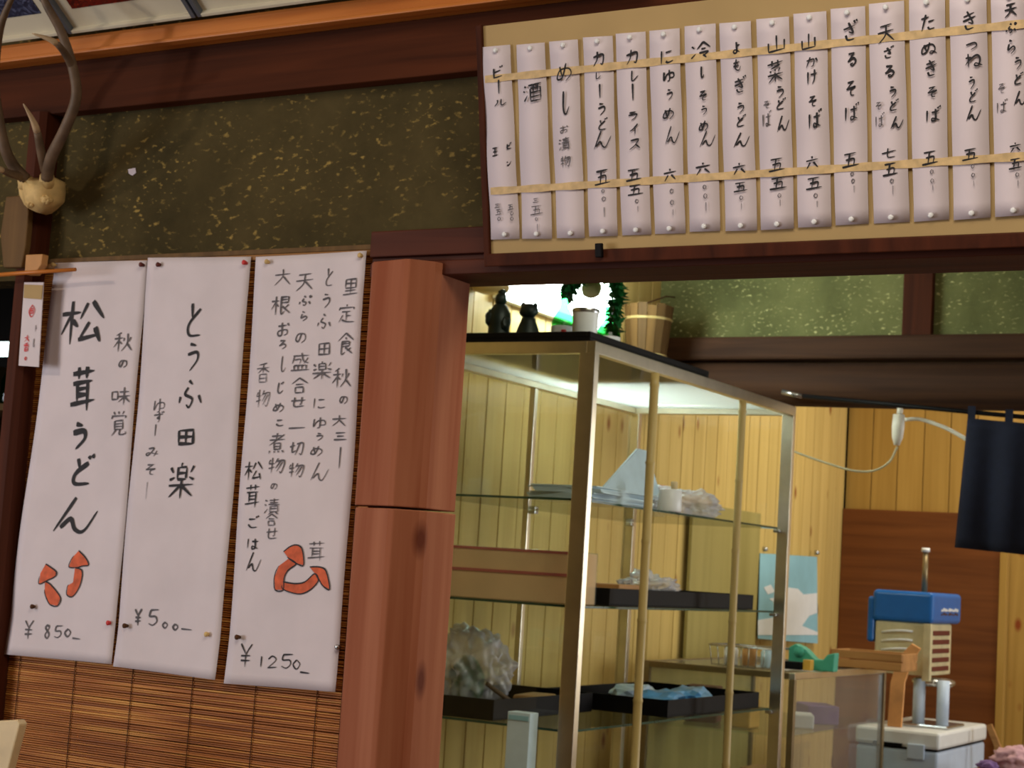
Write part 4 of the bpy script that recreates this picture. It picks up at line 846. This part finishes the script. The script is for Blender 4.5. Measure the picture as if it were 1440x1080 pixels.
# ================================================================== COOLER AND ICE SHAVER
cy = 6.82; cc = onY(1320, 1031, cy); cl_ = onY(1205, 1012, cy); cr_ = onX(1386, 1016, cc.x)
co = thing('chest_freezer', ((cc.x+cl_.x)/2, (cy+cr_.y)/2, 0), 'cool white chest freezer under the blue-topped machine', 'freezer')
TZ2 = cc.z
MB().box((cl_.x, cy, 0.0), (cc.x, cr_.y, TZ2-.075), 'bluew').build('chest_body', co, .012)
lid = MB().box((cl_.x-.004, cy-.006, TZ2-.068), (cc.x+.006, cr_.y+.004, TZ2), 'white').build('lid', co, .012)
MB().box((cl_.x+.01, cy+.004, TZ2-.075), (cc.x-.004, cr_.y-.006, TZ2-.068), 'black').build('seal', co)
MB().box((cc.x-.12, cy-.020, TZ2-.11), (cc.x-.05, cy-.007, TZ2-.05), 'bluew').build('latch', lid, .004)
MB().box((cc.x-.26, cy-.016, TZ2-.066), (cc.x-.14, cy-.007, TZ2-.054), 'black').build('handle', lid, .003)
my = 7.0
def mx(u, v=900): return onY(u, v, my).x
def mz(u, v): return onY(u, v, my).z
sx0, sx1 = mx(1230), mx(1306); rx = mx(1312)
yr = onX(1338, 900, sx1).y; yb = onX(1352, 860, rx).y
im = thing('ice_shaver', ((sx0+sx1)/2, (my+yr)/2, TZ2), 'blue and cream ice shaving machine on the white freezer', 'machine')
ztop, zmid, zlow = mz(1290, 832), mz(1290, 876), mz(1290, 950)
hood = MB().box((sx0-.012, my-.015, zmid), (rx, yb, ztop), 'blue').build('hood', im, .018, seg=4)
MB().box((sx0-.035, my-.005, zmid-.09), (sx0-.004, yb-.03, ztop-.03), 'blue').build('side_cover', im, .012, seg=3)
mbody = MB().box((sx0, my, zlow), (sx1, yr, zmid-.001), 'cream').build('cabinet_body', im, .008)
for k in range(5):
    zz = zlow+.018+k*(zmid-zlow-.03)/5
    MB().box((sx1+.0005, my+.05, zz), (sx1+.006, yr-.05, zz+.020), 'rust').build('vent_slot', mbody, .003)
    zz2 = zz+.002
    pts = [(sx0+.03+.13*j/6, my-.004-.012*math.sin(math.pi*j/6), zz2+.012*math.sin(math.pi*j/9)) for j in range(7)]
    MB().tube(pts, .0045, 'white', 8).build('guard_bar', mbody)
MB().box((sx1-.022, my-.012, zlow-.02), (sx1+.012, my+.018, zmid), 'cream').build('corner_column', im, .004)
bz = onY(1302, 772, my+.15); 
xr = onY(1301, 800, my+.15).x
MB().tube([(xr, my+.15, ztop-.01), (xr, my+.15, bz.z-.012)], .012, 'alud', 12).build('spindle', im)
MB().tube([(xr, my+.15, bz.z-.012), (xr, my+.15, bz.z+.004)], [.018, .016], 'cup', 14).build('spindle_cap', im)
MB().lathe([(.075, 0), (.088, .01), (.088, .024), (.07, .032)], (sx1-.02, my+.17, zlow-.045), 'steel', 24).build('ice_ring', im)
for u in (1284, 1318):
    x = mx(u, 980)
    MB().tube([(x, my+.09, TZ2+.012), (x, my+.09, zlow-.016)], .025, 'bluew', 14).build('column', im)
MB().box((mx(1268), my, TZ2+.0005), (mx(1336), my+.28, TZ2+.014), 'steel').build('base_plate', im, .005)
lx = [(1330, 847, 12), (1337, 846, 9), (1343, 847, 9)]
wr = MB()
for k, (z_, m_, th) in enumerate(((.052, 'white', .006), (.036, 'string', .004))):
    yy0 = my+(yb-my)*.25
    for j in range(9):
        ya = yy0+j*(yb-my)*.07
        wr.box((rx+.0004, ya, (zmid+z_)+.002*(j % 2)), (rx+.0016, ya+(yb-my)*.055, zmid+z_+th*1.4+.006*((j*5) % 3)*.5), m_)
wr.build('maker_mark', hood)['kind'] = 'stuff'
# curved orange-brown board leaning by the machine
q = [onY(u, v, 6.90) for u, v in ((1282,905),(1294,912),(1280,935),(1272,960),(1268,1003),(1248,1002),(1252,960),(1262,925))]; q[4].z = q[5].z = TZ2+.0005
tag(MB().prism([tuple(a) for a in q], (0, .015, 0), 'peach').build('curved_wooden_board', None, .002), 'curved orange-brown board leaning between the low case and the machine', 'board')
# blurred clutter at the lower right edge, on a counter
ctb = thing('counter', (-1.25, 6.7, 0), 'dark brown counter beyond the freezer at the right edge', 'counter')
zc = onY(1420, 1085, 6.6).z
MB().box((-1.62, 6.45, zc-.03), (-.8, 6.95, zc), 'brownp').build('worktop', ctb, .004); MB().box((-1.60, 6.48, 0), (-.82, 6.92, zc-.031), 'brownp').build('front_panel', ctb, .003)
a = onY(1430, 1050, 6.68)
tag(MB().blob((a.x, 6.65, zc+.042), (.085, .08, .045), 'pinkw', 4, .35, 2, 4, -.041).build('pink_cloth'), 'crumpled pink cloth at the lower right edge', 'cloth')
tag(MB().blob((a.x-.07, 6.53, zc+.02), (.04, .03, .02), 'purple', 14, .25, 2, 3, -.019).build('purple_cloth'), 'small purple cloth in front of the pink one', 'cloth')
q = [onY(u, v, 7.3) for u, v in ((1386,1020),(1394,1018),(1412,1062),(1404,1070))]; d = (q[2]-q[1]); k = q[2].z/-d.z; q[2] = q[2]+d*k; q[3] = Vector((q[2].x-.04, 7.3, 0))
tag(MB().prism([tuple(a) for a in q], (0, .02, 0), 'crate').build('wooden_lath', None, .002), 'short brown lath leaning right of the freezer', 'lath')

# ================================================================== POSTER, NOREN, CABLE
ps = thing('poster', tuple(onX(1110, 895, -2.70)), 'pale blue poster with white cloud shapes on the pine wall', 'poster')
q = [onX(u, v, -2.696) for u, v in ((1069,778),(1149,783),(1150,905),(1066,898))]
MB().prism([tuple(a) for a in q], (-.003, 0, 0), 'skyb').build('sheet', ps)
def pp_(lst, x, nm):
    q = [onX(u, v, x) for u, v in lst]; MB().prism([tuple(a) for a in q], (-.0006, 0, 0), 'cup').build(nm, ps)
pp_([(1066,872),(1090,868),(1100,856),(1082,842),(1100,838),(1108,826),(1122,828),(1130,836),(1149,834),(1149,862),(1138,866),(1128,880),(1150,889),(1150,893),(1110,893),(1066,893)], -2.6945, 'printed_cloud')
pp_([(1074,826),(1084,822),(1090,832),(1080,836)], -2.6945, 'printed_cloud')
for u, v in ((1073, 772), (1146, 777)):
    c = onX(u, v, -2.70); MB().tube([(-2.699, c.y, c.z), (-2.680, c.y, c.z)], [.012, .008], 'steel', 10).build('clip', ps)
ny = 5.86
rod = MB().tube([onY(1130, 557, ny), onY(1360, 579, ny), onY(1520, 594, ny)], .008, 'black', 10).tube([onY(1100, 551, ny), onY(1128, 557, ny)], .010, 'steel', 10)
tag(rod.build('curtain_rod'), 'thin dark curtain rod under the log beam', 'rod')
nr = thing('noren_curtain', tuple(onY(1400, 780, ny)), 'dark navy cloth half-curtain hanging at the right edge', 'curtain')
tl2, bl2 = onY(1361, 588, ny-.01), onY(1343, 770, ny-.01); tr2 = onY(1520, 602, ny-.01); br2 = onY(1516, 788, ny-.01)
mb = MB(); nx, nz = 26, 12; vs = []
for j in range(nz+1):
    for i in range(nx+1):
        p = tl2.lerp(bl2, j/nz).lerp(tr2.lerp(br2, j/nz), i/nx)
        vs.append((p.x, ny-.01-.012*math.sin(i*.75)*(.4+j/nz), p.z))
mb.add(vs, [(j*(nx+1)+i, j*(nx+1)+i+1, (j+1)*(nx+1)+i+1, (j+1)*(nx+1)+i) for j in range(nz) for i in range(nx)], 'navy', True)
o = mb.build('cloth_panel', nr); so = o.modifiers.new('thickness', 'SOLIDIFY'); so.thickness = .002
for k, u in enumerate((1366, 1419, 1475)):
    a = onY(u, 590, ny-.012); top = onY(u, 574+.09*(u-1366), ny)
    MB().prism([(a.x-.013, ny-.013, a.z-.01), (a.x+.013, ny-.013, a.z-.01), (a.x+.013, ny-.013, top.z+.006), (a.x-.013, ny-.013, top.z+.006)], (0, .003, 0), 'navy').build('hanging_loop', nr)
pg = thing('extension_socket', tuple(onY(1264, 595, 5.84)), 'white cable socket hanging under the log beam', 'socket')
MB().tube([onY(1266, 574, 5.84), onY(1265, 582, 5.84)], .011, 'cablew', 12).build('hook', pg)
MB().tube([onY(1264, 583, 5.84), onY(1263, 600, 5.84), onY(1262, 615, 5.84), onY(1261, 626, 5.84)], [.020, .022, .019, .010], 'cablew', 14).build('socket_body', pg)
def cable(P, y, r, label, m='cable'):
    p = [onY(u, v, y) for u, v in P]; out = []
    q = [p[0]*2-p[1]]+p+[p[-1]*2-p[-2]]
    for i in range(1, len(q)-2):
        for j in range(6):
            t = j/6; a, b, c, d = q[i-1:i+3]; out.append(.5*((2*b)+(c-a)*t+(2*a-5*b+4*c-d)*t*t+(3*b-a-3*c+d)*t**3))
    tag(MB().tube(out+[p[-1]], r, m, 8).build('power_cable'), label, 'cable', 'cables under the log beam')
cable([(1262,628),(1250,650),(1228,662),(1200,662),(1165,652),(1130,640),(1100,628)], 5.84, .004, 'thin brown cable sagging left from the white socket')
cable([(1272,590),(1295,590),(1330,602),(1362,620),(1380,634)], 5.89, .007, 'pale cable running right from the white socket behind the navy curtain', 'cablew')
